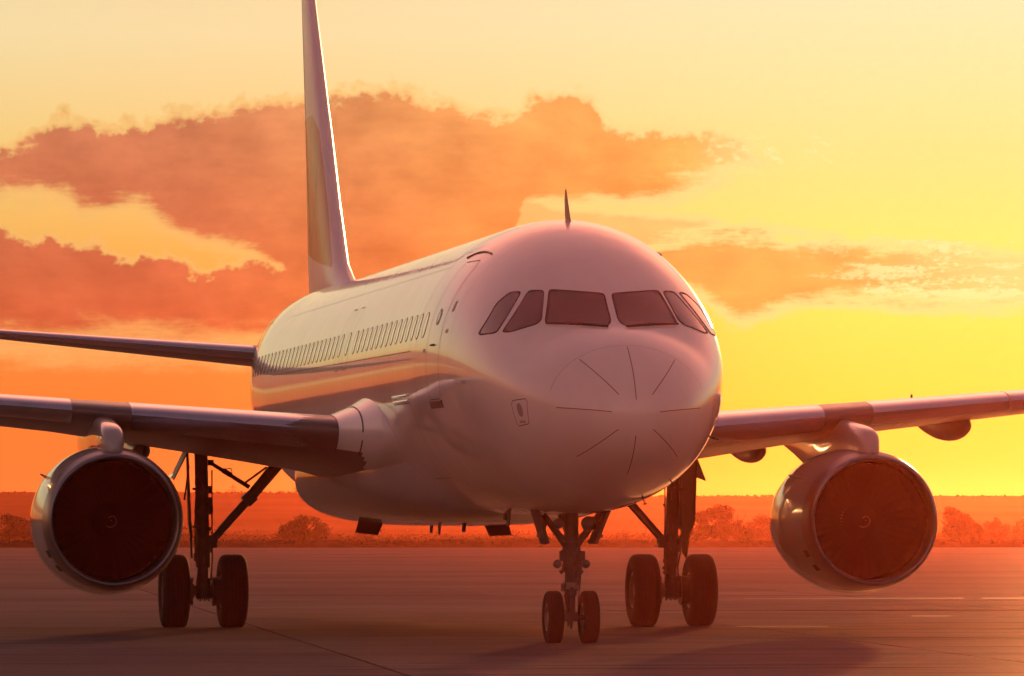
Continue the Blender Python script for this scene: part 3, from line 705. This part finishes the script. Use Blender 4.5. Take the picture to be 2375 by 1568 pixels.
def make_engine(side):
    o = (EX, side*EY, EZ)
    mbd = MB(); mbd.lathe(COWL, o, n=72); mbd.lathe([(1.50, 1.1225), (1.512, 1.1225)], o, n=72, mi=1); mbd.lathe([(2.50, 1.067), (2.513, 1.0665)], o, n=72, mi=1)
    e_ = mbd.build('engine', ['cowl', 'seam'], airliner, angle=50)
    mbd = MB(); mbd.lathe(LIP, o, n=72); mbd.build('intake_lip', 'lip', e_, angle=60)
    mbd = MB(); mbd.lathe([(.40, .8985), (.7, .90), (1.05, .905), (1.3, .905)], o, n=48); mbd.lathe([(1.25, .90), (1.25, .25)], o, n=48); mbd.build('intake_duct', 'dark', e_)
    mbd = MB(); nb = 36
    for k in range(nb):
        a0 = 2*math.pi*k/nb; V_ = []
        for r_, tw in ((.27, .25), (.55, .5), (.885, .85)):
            for s_ in (-1, 1):
                a = a0+s_*.055*(1 if r_ > .3 else 1.6)+tw*.08; V_.append((o[0]+1.02+s_*.07*tw, o[1]+r_*math.cos(a), o[2]+r_*math.sin(a)))
        mbd.add(V_, [(0, 1, 3, 2), (2, 3, 5, 4)])
    mbd.build('fan_blades', 'blade', e_)
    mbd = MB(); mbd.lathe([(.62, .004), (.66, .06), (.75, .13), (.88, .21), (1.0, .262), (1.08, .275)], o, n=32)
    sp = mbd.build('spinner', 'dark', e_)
    mbd = MB(); sw = []
    for k in range(22):                                     # painted swirl on the spinner
        f = k/21; a = .8+f*4.6; r_ = .05+.055*f; xx_ = float(np.interp(r_, [.004, .06, .13], [.62, .66, .75]))-.004
        for dr in (-.009, .009): sw.append((o[0]+xx_, o[1]+(r_+dr)*math.cos(a), o[2]+(r_+dr)*math.sin(a)))
    mbd.add(sw, [(2*k, 2*k+1, 2*k+3, 2*k+2) for k in range(21)]); mbd.build('spinner_swirl', 'swirl', e_)
    mbd = MB(); mbd.lathe([(2.6, .62), (3.3, .60), (3.9, .50), (4.35, .41), (4.34, .39), (3.8, .36)], o, n=40); mbd.build('core_nozzle', 'nozzle', e_)
    mbd = MB(); mbd.lathe([(3.8, .30), (4.4, .24), (4.9, .10), (5.0, .01)], o, n=32); mbd.build('exhaust_plug', 'nozzle', e_)
    for sx in (-1, 1):                                       # strakes, vents and latches
        mbd = MB(); a = rad(35); r_ = 1.10
        c, s_ = sx*math.cos(a), math.sin(a)
        mbd.slab([(o[0]+.75, o[1]+r_*c, o[2]+r_*s_), (o[0]+1.6, o[1]+r_*c, o[2]+r_*s_), (o[0]+1.6, o[1]+(r_+.12)*c, o[2]+(r_+.12)*s_), (o[0]+1.3, o[1]+(r_+.12)*c, o[2]+(r_+.12)*s_)], .012); mbd.build('nacelle_strake', 'cowl', e_)
        for a in (-28, -42):
            pts = []; mbd = MB()
            for da, dx in ((-3.2, .40), (3.2, .40), (3.2, .60), (-3.2, .60)):
                t = rad(a+da); rr_ = float(np.interp(dx, [c_[0] for c_ in COWL[:5]], [c_[1] for c_ in COWL[:5]]))+.004
                pts.append((o[0]+dx, o[1]+sx*rr_*math.cos(t), o[2]+rr_*math.sin(t)))
            mbd.slab(pts, .004); mbd.build('cowl_vent', 'black', e_)
    # pylon
    PY = [(11.68, 2.70, 2.80, .04), (11.72, 2.68, 2.90, .10), (11.80, 2.66, 3.00, .145), (11.95, 2.64, 3.07, .175), (12.2, 2.6, 3.125, .19), (12.7, 2.6, 3.19, .19), (13.3, 2.6, 3.255, .19), (13.9, 2.58, 3.29, .19),
          (14.6, 2.35, 3.22, .18), (15.6, 2.45, 3.15, .16), (17.0, 2.75, 3.1, .12), (18.0, 2.9, 3.02, .04)]
    rings = []
    for x, z0, z1, hw in PY:
        rg = []
        for a in np.linspace(0, 2*math.pi, 28, endpoint=False):
            c, s_ = math.cos(a), math.sin(a); rg.append((x, side*EY+hw*math.copysign(abs(s_)**.62, s_), (z0+z1)/2+(z1-z0)/2*math.copysign(abs(c)**.62, c)))
        rings.append(rg)
    mbd = MB(); mbd.loft(rings); py = mbd.build('pylon', 'cowl', airliner, angle=60)
    return e_


for side in (1, -1): make_engine(side)

# ------------------------------------------------------------------ fin and tailplane
def fin_material():
    m = skin_material('fin_livery', (0.74, 0.73, 0.74), coat=0.2, coat_rough=0.15); S = Nodes(m.node_tree); p = S.n['Principled BSDF']
    old = p.inputs['Base Color'].links[0].from_socket
    g = S.new('ShaderNodeNewGeometry'); sp = S.new('ShaderNodeSeparateXYZ'); S.l.new(g.outputs['Position'], sp.inputs[0])
    x, z = sp.outputs[0], sp.outputs[2]
    aft = S.m('SUBTRACT', x, S.m('ADD', 29.9, S.m('MULTIPLY', S.m('SUBTRACT', z, 6.1), 0.86)))   # metres behind the white leading edge
    top = S.m('SUBTRACT', 9.35, z)
    a = S.sm(aft, 0.0, 0.03); b = S.sm(S.m('SUBTRACT', top, S.m('MULTIPLY', S.m('POWER', S.m('MAXIMUM', S.m('SUBTRACT', 0.5, aft), 0.0), 2.0), 1.6)), 0.0, 0.04)
    low = S.sm(S.m('SUBTRACT', z, S.m('ADD', 6.15, S.m('MULTIPLY', S.m('SUBTRACT', x, 28.6), 0.10))), 0.0, 0.05)
    k = S.m('MULTIPLY', S.m('MULTIPLY', a, b), low)
    band = S.sm(S.m('SUBTRACT', S.m('SUBTRACT', x, 33.2), S.m('MULTIPLY', S.m('SUBTRACT', 9.4, z), 0.25)), 0.0, 0.05)
    gold = S.mix(band, (0.42, 0.17, 0.05), (0.60, 0.22, 0.03))
    S.l.new(S.mix(k, old, gold), p.inputs['Base Color'])
    return m


M['fin'] = fin_material()
FIN = [(5.55, 27.4, 34.75, .36), (5.80, 27.9, 34.82, .42), (5.93, 28.3, 34.85, .46), (6.10, 29.0, 34.9, .47), (6.4, 29.85, 34.95, .46), (7.5, 30.95, 35.14, .42), (8.93, 32.15, 35.38, .36), (10.4, 33.4, 35.72, .28), (11.7, 34.45, 36.06, .20), (12.05, 34.8, 36.15, .15)]


def foil_ring(f, n=18):
    cs = [0.5-0.5*math.cos(math.pi*k/n) for k in range(n+1)]
    return [f(c, shape(c)) for c in reversed(cs)]+[f(c, -shape(c)) for c in cs[1:-1]]


mbd = MB(); mbd.loft([foil_ring(lambda c, t: (x0+(x1-x0)*c, .5*th_*t, z)) for z, x0, x1, th_ in FIN]); fin = mbd.build('fin', 'fin', airliner, angle=50)
rings = []
for z in lin_list(6.25, 11.9, 6):
    x0, x1, th_ = [np.interp(z, [f[0] for f in FIN], [f[i] for f in FIN]) for i in (1, 2, 3)]
    cs = lin_list(.70, .995, 5)
    rings.append([(x0+(x1-x0)*c, .5*th_*shape(c)+.006, z) for c in cs]+[(x0+(x1-x0)*c, -.5*th_*shape(c)-.006, z) for c in reversed(cs)])
mbd = MB(); mbd.loft(rings); mbd.build('rudder', 'fin', fin, angle=30)
TP = [(.2, 31.45, 4.2, 4.71), (1.3, 32.15, 3.7, 4.815), (6.2, 35.15, 1.55, 5.29)]
for side in (1, -1):
    mbd = MB(); rings = [foil_ring(lambda c, t: (x0+ch*c, side*y, z-.01*c*ch+.052*ch*t)) for y, x0, ch, z in TP]
    rings.append([(p[0]*.4+.6*35.9, side*6.27, 5.29+(p[2]-5.29)*.3) for p in rings[-1]])
    mbd.loft(rings); tp_ = mbd.build('tailplane', 'grey', airliner, angle=50); rings = []
    le = []
    for y in lin_list(1.35, 6.18, 4):
        x0, ch, z = [np.interp(y, [t[0] for t in TP], [t[i] for t in TP]) for i in (1, 2, 3)]; cs = [.10, .07, .045, .025, .01, .003, 0.0]; ring_ = []
        for sg, cc in ((1, cs), (-1, list(reversed(cs))[1:-2])):
            ring_ += [(x0+ch*c-.006*(c < .002), side*y, z-.01*c*ch+sg*(.052*ch*shape(c)+.006)) for c in cc]
        ring_ += [(x0+ch*.05, side*y, z-.02), (x0+ch*.09, side*y, z+.02)]
        le.append(ring_)
    mbd = MB(); mbd.loft(le); mbd.build('leading_edge', 'slat', tp_, angle=30)
    for y in lin_list(1.5, 6.1, 3):
        x0, ch, z = [np.interp(y, [t[0] for t in TP], [t[i] for t in TP]) for i in (1, 2, 3)]; cs = lin_list(.68, .99, 4)
        rings.append([(x0+ch*c, side*y, z-.01*c*ch+.052*ch*shape(c)+.005) for c in cs]+[(x0+ch*c, side*y, z-.01*c*ch-.052*ch*shape(c)-.005) for c in reversed(cs)])
    mbd = MB(); mbd.loft(rings); mbd.build('elevator', 'grey', tp_, angle=30)

# ------------------------------------------------------------------ landing gear
def tyre_mesh(Rt, w, rimr, parent, loc, first):
    if first is None:
        prof = []
        hw = w/2; sq = Rt-rimr
        prof += [(-hw*.80, rimr), (-hw*.95, rimr+sq*.18), (-hw, rimr+sq*.42), (-hw*.97, rimr+sq*.68), (-hw*.86, rimr+sq*.87), (-hw*.66, rimr+sq*.975)]
        for g_ in (-.42, -.14, .14, .42):
            prof += [(hw*(g_-.045), Rt-.001), (hw*(g_-.03), Rt-.014), (hw*(g_+.03), Rt-.014), (hw*(g_+.045), Rt-.001)]
        prof += [(-a, r_) for a, r_ in reversed(prof[:6])]
        mbd = MB(); mbd.lathe(prof, (0, 0, 0), axis='y', n=56)
        # the contact patch is pressed flat
        mbd.V = [(x, y*(1+.10*max(0, -z/Rt-.88)/.12), max(z, -Rt+.012)) for x, y, z in mbd.V]
        t = mbd.build('tyre', 'rubber', parent, loc=loc, angle=50)
        mbd = MB(); hw *= .8
        mbd.lathe([(-hw, rimr), (-hw, rimr*.92), (-hw*.55, rimr*.80), (-hw*.45, rimr*.45), (-hw*.8, rimr*.38), (-hw*.8, rimr*.12), (-hw*.8, .001)], (0, 0, 0), axis='y', n=32)
        mbd.lathe([(hw, rimr), (hw, rimr*.92), (hw*.55, rimr*.80), (hw*.45, rimr*.45), (hw*.8, rimr*.38), (hw*.8, .001)], (0, 0, 0), axis='y', n=32)
        r_ = mbd.build('wheel_rim', 'rim', parent, loc=loc, angle=35)
        return t, r_
    return dup(first[0], parent, loc=loc), dup(first[1], parent, loc=loc)


# nose gear
NX = 5.07
mbd = MB()
mbd.tube((NX-.05, 0, 1.95), (NX-.02, 0, 1.35), .095, .10, n=20); mbd.tube((NX-.02, 0, 1.40), (NX, 0, .98), .125, .115, n=20)
mbd.tube((NX, 0, 1.0), (NX, 0, .78), .085, n=20); mbd.tube((NX, 0, .84), (NX, 0, .72), .112, .112, n=20); mbd.tube((NX, 0, .72), (NX, 0, .66), .085, n=20)
mbd.tube((NX, 0, .70), (NX, 0, .36), .062, n=18)
for s_ in (1, -1):
    mbd.tube((NX-.05, s_*.40, 1.78), (NX-.02, s_*.08, 1.36), .045, .055, n=12)      # trunnion arms
    mbd.box((NX-.08, s_*.13, 1.20), (.10, .09, .14)); mbd.tube((NX-.10, s_*.09, 1.0), (NX-.10, s_*.09, 1.3), .028, n=8)
    mbd.tube((NX-.02, s_*.05, 1.05), (NX-.02, s_*.16, .97), .03, n=8)
for k in range(16):
    a = random.random()*6.28; z = .74+random.random()*.6; r_ = .11+random.random()*.02
    c = (NX-abs(math.cos(a))*r_, math.sin(a)*r_, z); mbd.box(c, (.05+random.random()*.05, .03+random.random()*.05, .04+random.random()*.08), Matrix.Rotation(a, 3, 'Z'))
mbd.path([(NX-.12, .10, 1.35), (NX-.13, .13, 1.15), (NX-.12, .09, .95), (NX-.1, .1, .70), (NX-.08, .06, .45)], .010, n=6)
mbd.path([(NX-.12, -.10, 1.38), (NX-.14, -.12, 1.05), (NX-.13, -.10, .80), (NX-.1, -.08, .55)], .010, n=6)
ng = mbd.build('nose_gear', 'steel', airliner, angle=40)
mbd = MB(); mbd.tube((NX, 0, .50), (NX, 0, .36), .045, n=16); mbd.build('oleo_piston', 'chrome', ng)
mbd = MB(); mbd.tube((NX, -.25, .35), (NX, .25, .35), .040, n=12); mbd.box((NX, 0, .36), (.14, .17, .13)); mbd.tube((NX-.02, 0, .31), (NX-.08, .01, .20), .035, .012, n=8); mbd.slab([(NX-.08, .03, .30), (NX-.08, .07, .30), (NX-.08, .06, .20)], .02); mbd.build('axle', 'steel', ng)
mbd = MB(); mbd.slab([(NX+.12, -.08, .66), (NX+.12, .08, .66), (NX+.30, .03, .52), (NX+.30, -.03, .52)], .03); mbd.slab([(NX+.30, -.03, .52), (NX+.30, .03, .52), (NX+.05, .08, .38), (NX+.05, -.08, .38)], .03); mbd.build('torque_link', 'steel', ng)
mbd = MB(); mbd.lathe([(-.14, .128), (-.12, .135), (.12, .135), (.14, .128)], (NX, 0, .79), axis='z', n=24)
mbd.V = [(x, y, z*0.35+.79*.65) for x, y, z in mbd.V]; mbd.build('steering_collar', 'rim', ng)
mbd = MB(); mbd.tube((NX+.05, .2, 1.85), (NX+.9, .18, 1.9), .04, n=10); mbd.tube((NX-.02, 0, 1.42), (NX+1.3, 0, 1.95), .05, n=12); mbd.build('drag_brace', 'steel', ng)


def lamp(parent, c, r_, name='landing_light'):
    c = Vector(c); mbd = MB()
    mbd.lathe([(.14, .02), (.10, r_*.65), (.03, r_), (0.0, r_*1.06), (-.012, r_*1.0), (-.004, r_*.93)], c, n=24, mi=0)
    mbd.lathe([(-.004, r_*.93), (-.022, r_*.6), (-.028, .002)], c, n=24, mi=1)
    mbd.build(name, ['steel', 'lens'], parent, angle=40)


for y, z, r_ in ((.205, 1.645, .070), (-.215, 1.645, .098)): lamp(ng, (NX-.16, y, z), r_)
for y in (.215, -.185): lamp(ng, (NX-.14, y, 1.09), .058, 'taxi_light')
for s_, ytop, ybot in ((1, .51, .365), (-1, -.49, -.30)):
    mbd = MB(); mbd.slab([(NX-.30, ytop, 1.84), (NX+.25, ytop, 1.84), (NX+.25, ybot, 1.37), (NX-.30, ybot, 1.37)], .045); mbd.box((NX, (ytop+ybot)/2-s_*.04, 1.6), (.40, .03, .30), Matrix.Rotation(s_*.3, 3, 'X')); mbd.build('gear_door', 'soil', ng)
f0 = None
for s_ in (1, -1):
    t_ = tyre_mesh(.366, .222, .195, ng, (NX, s_*.25, .354), f0); f0 = f0 or t_

# main gear
GX, GY = 17.71, 3.80
f1 = None
for side in (1, -1):
    P = lambda y, z, x=GX: (x, side*y, z)
    mbd = MB()
    mbd.tube(P(3.84, 2.95), P(3.80, 1.30), .105, .105, n=20); mbd.tube(P(3.80, 1.36), P(3.795, .95), .118, .112, n=20); mbd.tube(P(3.795, 1.0), P(3.795, .62), .085, n=18)
    mbd.tube(P(3.795, .78), P(3.795, .46), .115, .13, n=18)
    mbd.tube(P(3.69, 1.43), P(3.60, 1.33), .07, n=12); mbd.box(P(3.66, 1.36), (.16, .16, .20))
    for k in range(26):
        a = random.random()*6.28; z = .55+random.random()*2.0; r_ = .105+random.random()*.02; c = (GX+math.cos(a)*r_, side*3.80+math.sin(a)*r_, z)
        mbd.box(c, (.04+random.random()*.06, .03+random.random()*.04, .03+random.random()*.10), Matrix.Rotation(a, 3, 'Z'))
    mbd.path([P(3.93, 2.8, GX-.1), P(3.92, 2.2, GX-.12), P(3.94, 1.6, GX-.1), P(3.93, 1.2, GX-.1), P(3.88, .95, GX-.1), P(3.90, .7, GX-.1)], .014, n=6)
    mbd.path([P(3.67, 2.5, GX-.1), P(3.67, 1.7, GX-.12), P(3.66, 1.1, GX-.1), P(3.68, .75, GX-.1)], .013, n=6)
    mbd.path([P(4.06, 2.75), P(4.03, 2.55), P(4.05, 2.38), P(4.10, 2.02)], .016, n=6)
    mg = mbd.build('main_gear', 'steel', airliner, angle=40)
    mbd = MB(); mbd.tube(P(3.64, 1.40), P(3.05, 2.06), .062, .070, n=14); mbd.tube(P(3.07, 2.04), P(2.60, 2.60), .088, .098, n=14); mbd.box(P(3.06, 2.05), (.14, .17, .20), Matrix.Rotation(-side*.75, 3, 'X'))
    mbd.build('side_stay', 'steel', mg)
    mbd = MB(); mbd.tube(P(3.67, 2.61), P(3.06, 2.23), .030, .036, n=10); mbd.tube(P(3.14, 2.29), P(2.78, 2.55), .018, n=8); mbd.box(P(3.42, 2.46), (.07, .16, .08), Matrix.Rotation(side*.55, 3, 'X')); mbd.path([P(3.45, 2.52), P(3.35, 2.53), P(3.33, 2.42)], .007, n=6); mbd.box(P(3.68, 2.62), (.1, .09, .09)); mbd.build('lock_link', 'steel', mg)
    # leg door, trailing edge toed inboard
    dy = lambda x, y: side*(y-math.tan(rad(5.5))*(x-GX))
    pts = [(GX-.55, 4.06, 2.95), (GX+.55, 4.06, 2.95), (GX+.55, 4.03, 1.80), (GX+.45, 4.02, 1.62), (GX+.05, 4.0, 1.50), (GX-.02, 3.98, 1.18), (GX-.20, 3.98, 1.10), (GX-.30, 3.99, 1.45), (GX-.55, 4.01, 1.66)]
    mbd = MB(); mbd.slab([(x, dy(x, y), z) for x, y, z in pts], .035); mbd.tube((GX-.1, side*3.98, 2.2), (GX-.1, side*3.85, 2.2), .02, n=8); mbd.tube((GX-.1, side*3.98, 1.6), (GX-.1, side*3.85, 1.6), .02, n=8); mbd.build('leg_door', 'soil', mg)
    mbd = MB(); mbd.slab([(GX-.5, side*4.04, 2.90), (GX+.3, side*4.04, 2.90), (GX+.3, side*4.28, 2.40), (GX-.3, side*4.30, 2.34)], .02); mbd.build('hinge_door', 'steel', mg)
    mbd = MB(); mbd.tube(P(3.795-.52, .575), P(3.795+.52, .575), .075, n=14)
    for q in (-1, 1):
        mbd.lathe([(-.06, .14), (-.06, .22), (.10, .24), (.10, .14)], P(3.795+q*.24, .575), axis='y', n=24)
        for k in range(7): a = k*.9; mbd.box(P(3.795+q*.20, .575+.19*math.sin(a), GX+.19*math.cos(a)), (.06, .07, .06))
    for k in range(6): mbd.box(P(3.795+(k-2.5)*.035, .44+.02*(k % 2)), (.10, .025, .06))
    mbd.build('axle', 'steel', mg)
    mbd = MB(); mbd.slab([P(3.71, 1.02, GX+.1), P(3.88, 1.02, GX+.1), P(3.82, .80, GX+.36), P(3.77, .80, GX+.36)], .035); mbd.slab([P(3.77, .80, GX+.36), P(3.82, .80, GX+.36), P(3.90, .58, GX+.1), P(3.69, .58, GX+.1)], .035); mbd.build('torque_link', 'steel', mg)
    for q in (-1, 1):
        t_ = tyre_mesh(.585, .432, .29, mg, (GX, side*3.795+q*.4635, .573), f1); f1 = f1 or t_

# ------------------------------------------------------------------ vegetation and far masts
def leaves(n, blobs, size, seed):
    """leaf-clump quads spread through a set of ellipsoids (cx,cy,cz,rx,ry,rz)"""
    g = np.random.default_rng(seed); V = []; F = []
    w = np.array([b[3]*b[4]*b[5] for b in blobs]); w = w/w.sum()
    for k in range(n):
        b = blobs[g.choice(len(blobs), p=w)]; d = g.normal(size=3); d /= np.linalg.norm(d); r_ = g.random()**.45
        c = np.array(b[:3])+d*r_*np.array(b[3:]); u = g.normal(size=3); u /= np.linalg.norm(u); v = np.cross(u, g.normal(size=3)); v /= np.linalg.norm(v)
        s = size*(.5+g.random()); i = len(V)
        V += [c-u*s*.5, c+v*s*.32, c+u*s*.5, c-v*s*.32]; F.append((i, i+1, i+2, i+3))
    return V, F


def tree(label, p, w, h_, seed, name='tree', cat='tree', n=2600, group=None, low=.12):
    g = random.Random(seed); root = bpy.data.objects.new(name, None); COL.objects.link(root); root.location = p
    tag(root, label, cat, group)
    mbd = MB(); trunks = 1 if w < h_*1.3 else 3; blobs = []
    for k in range(trunks):
        x = 0 if trunks == 1 else (k-1)*w*.28; y = g.uniform(-.1, .1)*w
        mbd.tube((y, x, -.1), (y, x, h_*.45), h_*.035, h_*.022, n=8)
        for b in range(5):
            a = g.uniform(0, 6.28); e_ = (y+math.cos(a)*w*.16, x+math.sin(a)*w*.16, h_*g.uniform(.5, .8)); mbd.tube((y, x, h_*g.uniform(.2, .42)), e_, h_*.016, h_*.006, n=6)
    mbd.build('trunk', 'bark', root)
    for k in range(13):
        y = g.uniform(-.5, .5)*w; f = 1-(abs(y)/(w*.5))**2.0
        top = h_*(low+.25+(1-low-.25)*f*g.uniform(.72, 1.0)); rz = h_*g.uniform(.13, .22); rr_ = w*g.uniform(.09, .17)
        blobs.append((g.uniform(-.25, .25)*w, y*.86, max(top-rz, h_*low+rz*.8), rr_, rr_, rz))
        if f > .3: blobs.append((g.uniform(-.25, .25)*w, y*.8, h_*(low+.18)+rz*.5, rr_*1.1, rr_*1.1, rz*1.1))
    V, F = leaves(int(n*2.2), blobs, h_*.055, seed); obj('crown', V, F, 'leaf', root, smooth=False)
    root.rotation_euler = (0, 0, YAW)
    return root


tree('broad low clump of trees showing below the wing root beside the belly fairing', at(712, 470), 5.5, 2.6, 3, n=3600, low=.03)
tree('low dark bush half hidden under the belly, right of the broad clump', at(838, 460), 2.7, 1.1, 5, name='bush', cat='bush', n=1200, low=.02)
tree('tall round tree standing just right of the right-hand engine', at(2200, 450), 5.6, 3.3, 8, n=4200, low=.05)
tree('smaller tree behind and right of the tall round tree at the right edge', at(2308, 500), 3.6, 2.4, 12, n=1800, low=.03)
tree('slim little tree at the right picture edge', at(2368, 560), 2.2, 2.4, 14, n=900, low=.06)
tree('wide hazy tree between the right main gear leg and the right-hand engine', at(1664, 470), 5.6, 3.7, 21, n=4200, low=.03)
tree('lower hazy tree touching the left edge of the right-hand engine', at(1768, 520), 5.4, 2.7, 23, n=2400, low=.03)
tree('dim low tree left of the left-hand engine', at(25, 520), 6.4, 2.9, 25, n=2400, low=.03)
tree('dim low tree between the left engine and its main gear leg', at(432, 560), 4.2, 1.6, 27, n=1500, low=.02)
blobs = []; g_ = random.Random(31)                          # the tree line goes on past both picture edges
for u, d_, w_, h_ in ((-260, 760, 11, 3.6), (-470, 700, 10, 4.4), (-740, 760, 13, 3.8), (-1030, 740, 10, 4.6), (-1420, 700, 12, 4.0), (-1830, 760, 12, 4.8), (2620, 720, 9, 4.0), (2860, 760, 8, 4.6)):
    c = at(u, d_)
    for k in range(14):
        y = g_.uniform(-.5, .5)*w_; f = 1-(abs(y)/(w_*.5))**2; rz = h_*g_.uniform(.15, .24); blobs.append((c.x+g_.uniform(-.2, .2)*w_, c.y+y, max(rz*.7, h_*(.25+.6*f*g_.uniform(.6, 1))-rz*.5), w_*.12, w_*.12, rz))
V, F = leaves(20000, blobs, .3, 31)
tag(obj('distant_tree_line', V, F, 'leaf', smooth=False), 'distant tree line running on beyond the picture edges', 'woodland', kind='stuff')
g = np.random.default_rng(9); V = []; F = []
for k in range(14000):
    a = YAW+g.uniform(-.30, .42); d_ = g.uniform(1315, 1390); c = np.array((CAM.x+d_*math.cos(a), CAM.y+d_*math.sin(a), 0)); rr_ = math.hypot(c[0], c[1]); aa = math.atan2(c[1], c[0])
    top = 8.5+0.5*math.sin(5*aa+ph[0])+0.35*math.sin(11*aa+ph[1])+0.2*math.sin(23*aa+ph[2])+0.16*math.sin(47*aa+ph[3])
    c[2] = top*.985+(g.random()-.45)*(.25+.5*max(0, math.sin(aa*60+2*math.sin(aa*23)))); u = g.normal(size=3); u /= np.linalg.norm(u); v = np.cross(u, (.3, .2, .9)); v /= np.linalg.norm(v); s = .5+g.random()*.8; i = len(V)
    V += [c-u*s*.5, c+v*s*.4, c+u*s*.5, c-v*s*.4]; F.append((i, i+1, i+2, i+3))
tag(obj('far_woodland', V, F, 'scrub', smooth=False), 'thin far woodland along the crest of the hills', 'woodland', kind='stuff')
# scrub on the field and rough grass along the apron edge
g = np.random.default_rng(5); V = []; F = []
for k in range(5000):
    a = YAW+g.uniform(-.42, .42); d_ = g.uniform(560, 860); c = np.array((CAM.x+d_*math.cos(a), CAM.y+d_*math.sin(a), 0)); hh = g.uniform(.15, .5)*(1+1.2*(g.random() < .08))
    for q in range(9):
        u = g.normal(size=3); u /= np.linalg.norm(u); v = np.cross(u, (.3, .2, .9)); v /= np.linalg.norm(v); s = .16+hh*.35*g.random()
        cc = c+g.normal(size=3)*np.array((hh, hh*1.5, 0))+np.array((0, 0, hh*g.random())); i = len(V)
        V += [cc-u*s*.5, cc+v*s*.4, cc+u*s*.5, cc-v*s*.4]; F.append((i, i+1, i+2, i+3))
tag(obj('scrub', V, F, 'scrub', smooth=False), 'low dark scrub scattered over the far field', 'scrub', kind='stuff')
b0 = (at(1187, 390)-g0).dot(gy); V = []; F = []; nb_ = 360
for k in range(nb_+1):
    b_ = b0-200+k*(420/nb_); q = .50+.10*math.sin(b_*.21)*math.sin(b_*.057+1)+.08*g.normal()*.5
    for da, z in ((0, -.06), (.5, q*.75), (1.6, q), (14, q*.9), (30, -.06)): V.append(gp(306.3+da+.2*g.normal(), b_, z))
F = [(k*5+i, (k+1)*5+i, (k+1)*5+i+1, k*5+i+1) for k in range(nb_) for i in range(4)]
tag(obj('grass_bank', V, F, 'scrub', smooth=False), kind='structure')
V = []; F = []; b0 = (at(1187, 390)-g0).dot(gy)
for k in range(26000):
    a_ = 306.4+g.random()**1.4*26; b_ = b0+g.uniform(-130, 150); p = gp(a_, b_, .25); h_ = g.uniform(.1, .42)*(.8+.35*math.sin(b_*.21)*math.sin(b_*.057+1)); an = g.uniform(0, 6.28); w_ = g.uniform(.05, .14)
    lean = g.normal(size=2)*.12; i = len(V); dx, dy_ = math.cos(an)*w_, math.sin(an)*w_
    V += [(p.x-dx, p.y-dy_, p.z), (p.x+dx, p.y+dy_, p.z), (p.x+lean[0], p.y+lean[1], p.z+h_)]; F.append((i, i+1, i+2))
tag(obj('rough_grass', V, F, 'scrub', smooth=False), 'strip of rough dark grass along the far apron edge', 'grass', kind='stuff')


def mast(u, d_, zb_, h_, label):
    root = at(u, d_, zb_); w_ = h_*.10; mbd = MB()
    lv = [0, .2, .38, .54, .68, .8, .9, 1.0]; cor = lambda f: [(sx*w_*(1-.85*f), sy*w_*(1-.85*f), f*h_) for sx, sy in ((-1, -1), (1, -1), (1, 1), (-1, 1))]
    for a, b in zip(lv, lv[1:]):
        A_, B_ = cor(a), cor(b)
        for i in range(4): mbd.tube(A_[i], B_[i], .05, n=4); mbd.tube(A_[i], B_[(i+1) % 4], .03, n=4)
    o = mbd.build('lattice_mast', 'steel', None, smooth=False); o.location = root
    t = bpy.data.objects.new('x', None); bpy.data.objects.remove(t)
    for f, L in ((.72, .26), (.86, .20)):
        m2 = MB(); m2.tube((0, -L*h_, f*h_), (0, L*h_, f*h_), .05, n=4); m2.tube((0, -L*h_, f*h_), (0, 0, (f+.07)*h_), .03, n=4); m2.tube((0, L*h_, f*h_), (0, 0, (f+.07)*h_), .03, n=4)
        a_ = m2.build('cross_arm', 'steel', o, smooth=False)
    o.rotation_euler = (0, 0, YAW); tag(o, label, 'mast', 'masts on the far ridge')
    return o


mast(540, 1335, 6.4, 4.6, 'faint lattice mast on the ridge, left one behind the main gear braces')
mast(686, 1335, 6.4, 4.2, 'faint lattice mast on the ridge beside the wing root, right of the other')

# ------------------------------------------------------------------ haze
hb = MB(); hb.box((0, 0, 9.2), (5000, 5000, 20.6)); hz_ = hb.build('haze', [], None, smooth=False)
hm = bpy.data.materials.new('haze_air'); hm.use_nodes = True; hm.node_tree.nodes.clear()
S = Nodes(hm.node_tree); ho = S.new('ShaderNodeOutputMaterial'); pv = S.new('ShaderNodeVolumePrincipled')
pv.inputs['Color'].default_value = (0.88, 0.20, 0.10, 1); pv.inputs['Density'].default_value = 0.000068; pv.inputs['Anisotropy'].default_value = 0.90
S.l.new(pv.outputs[0], ho.inputs['Volume']); hz_.data.materials.clear(); hz_.data.materials.append(hm)
tag(hz_, 'warm evening haze over the airfield', 'haze', kind='stuff')
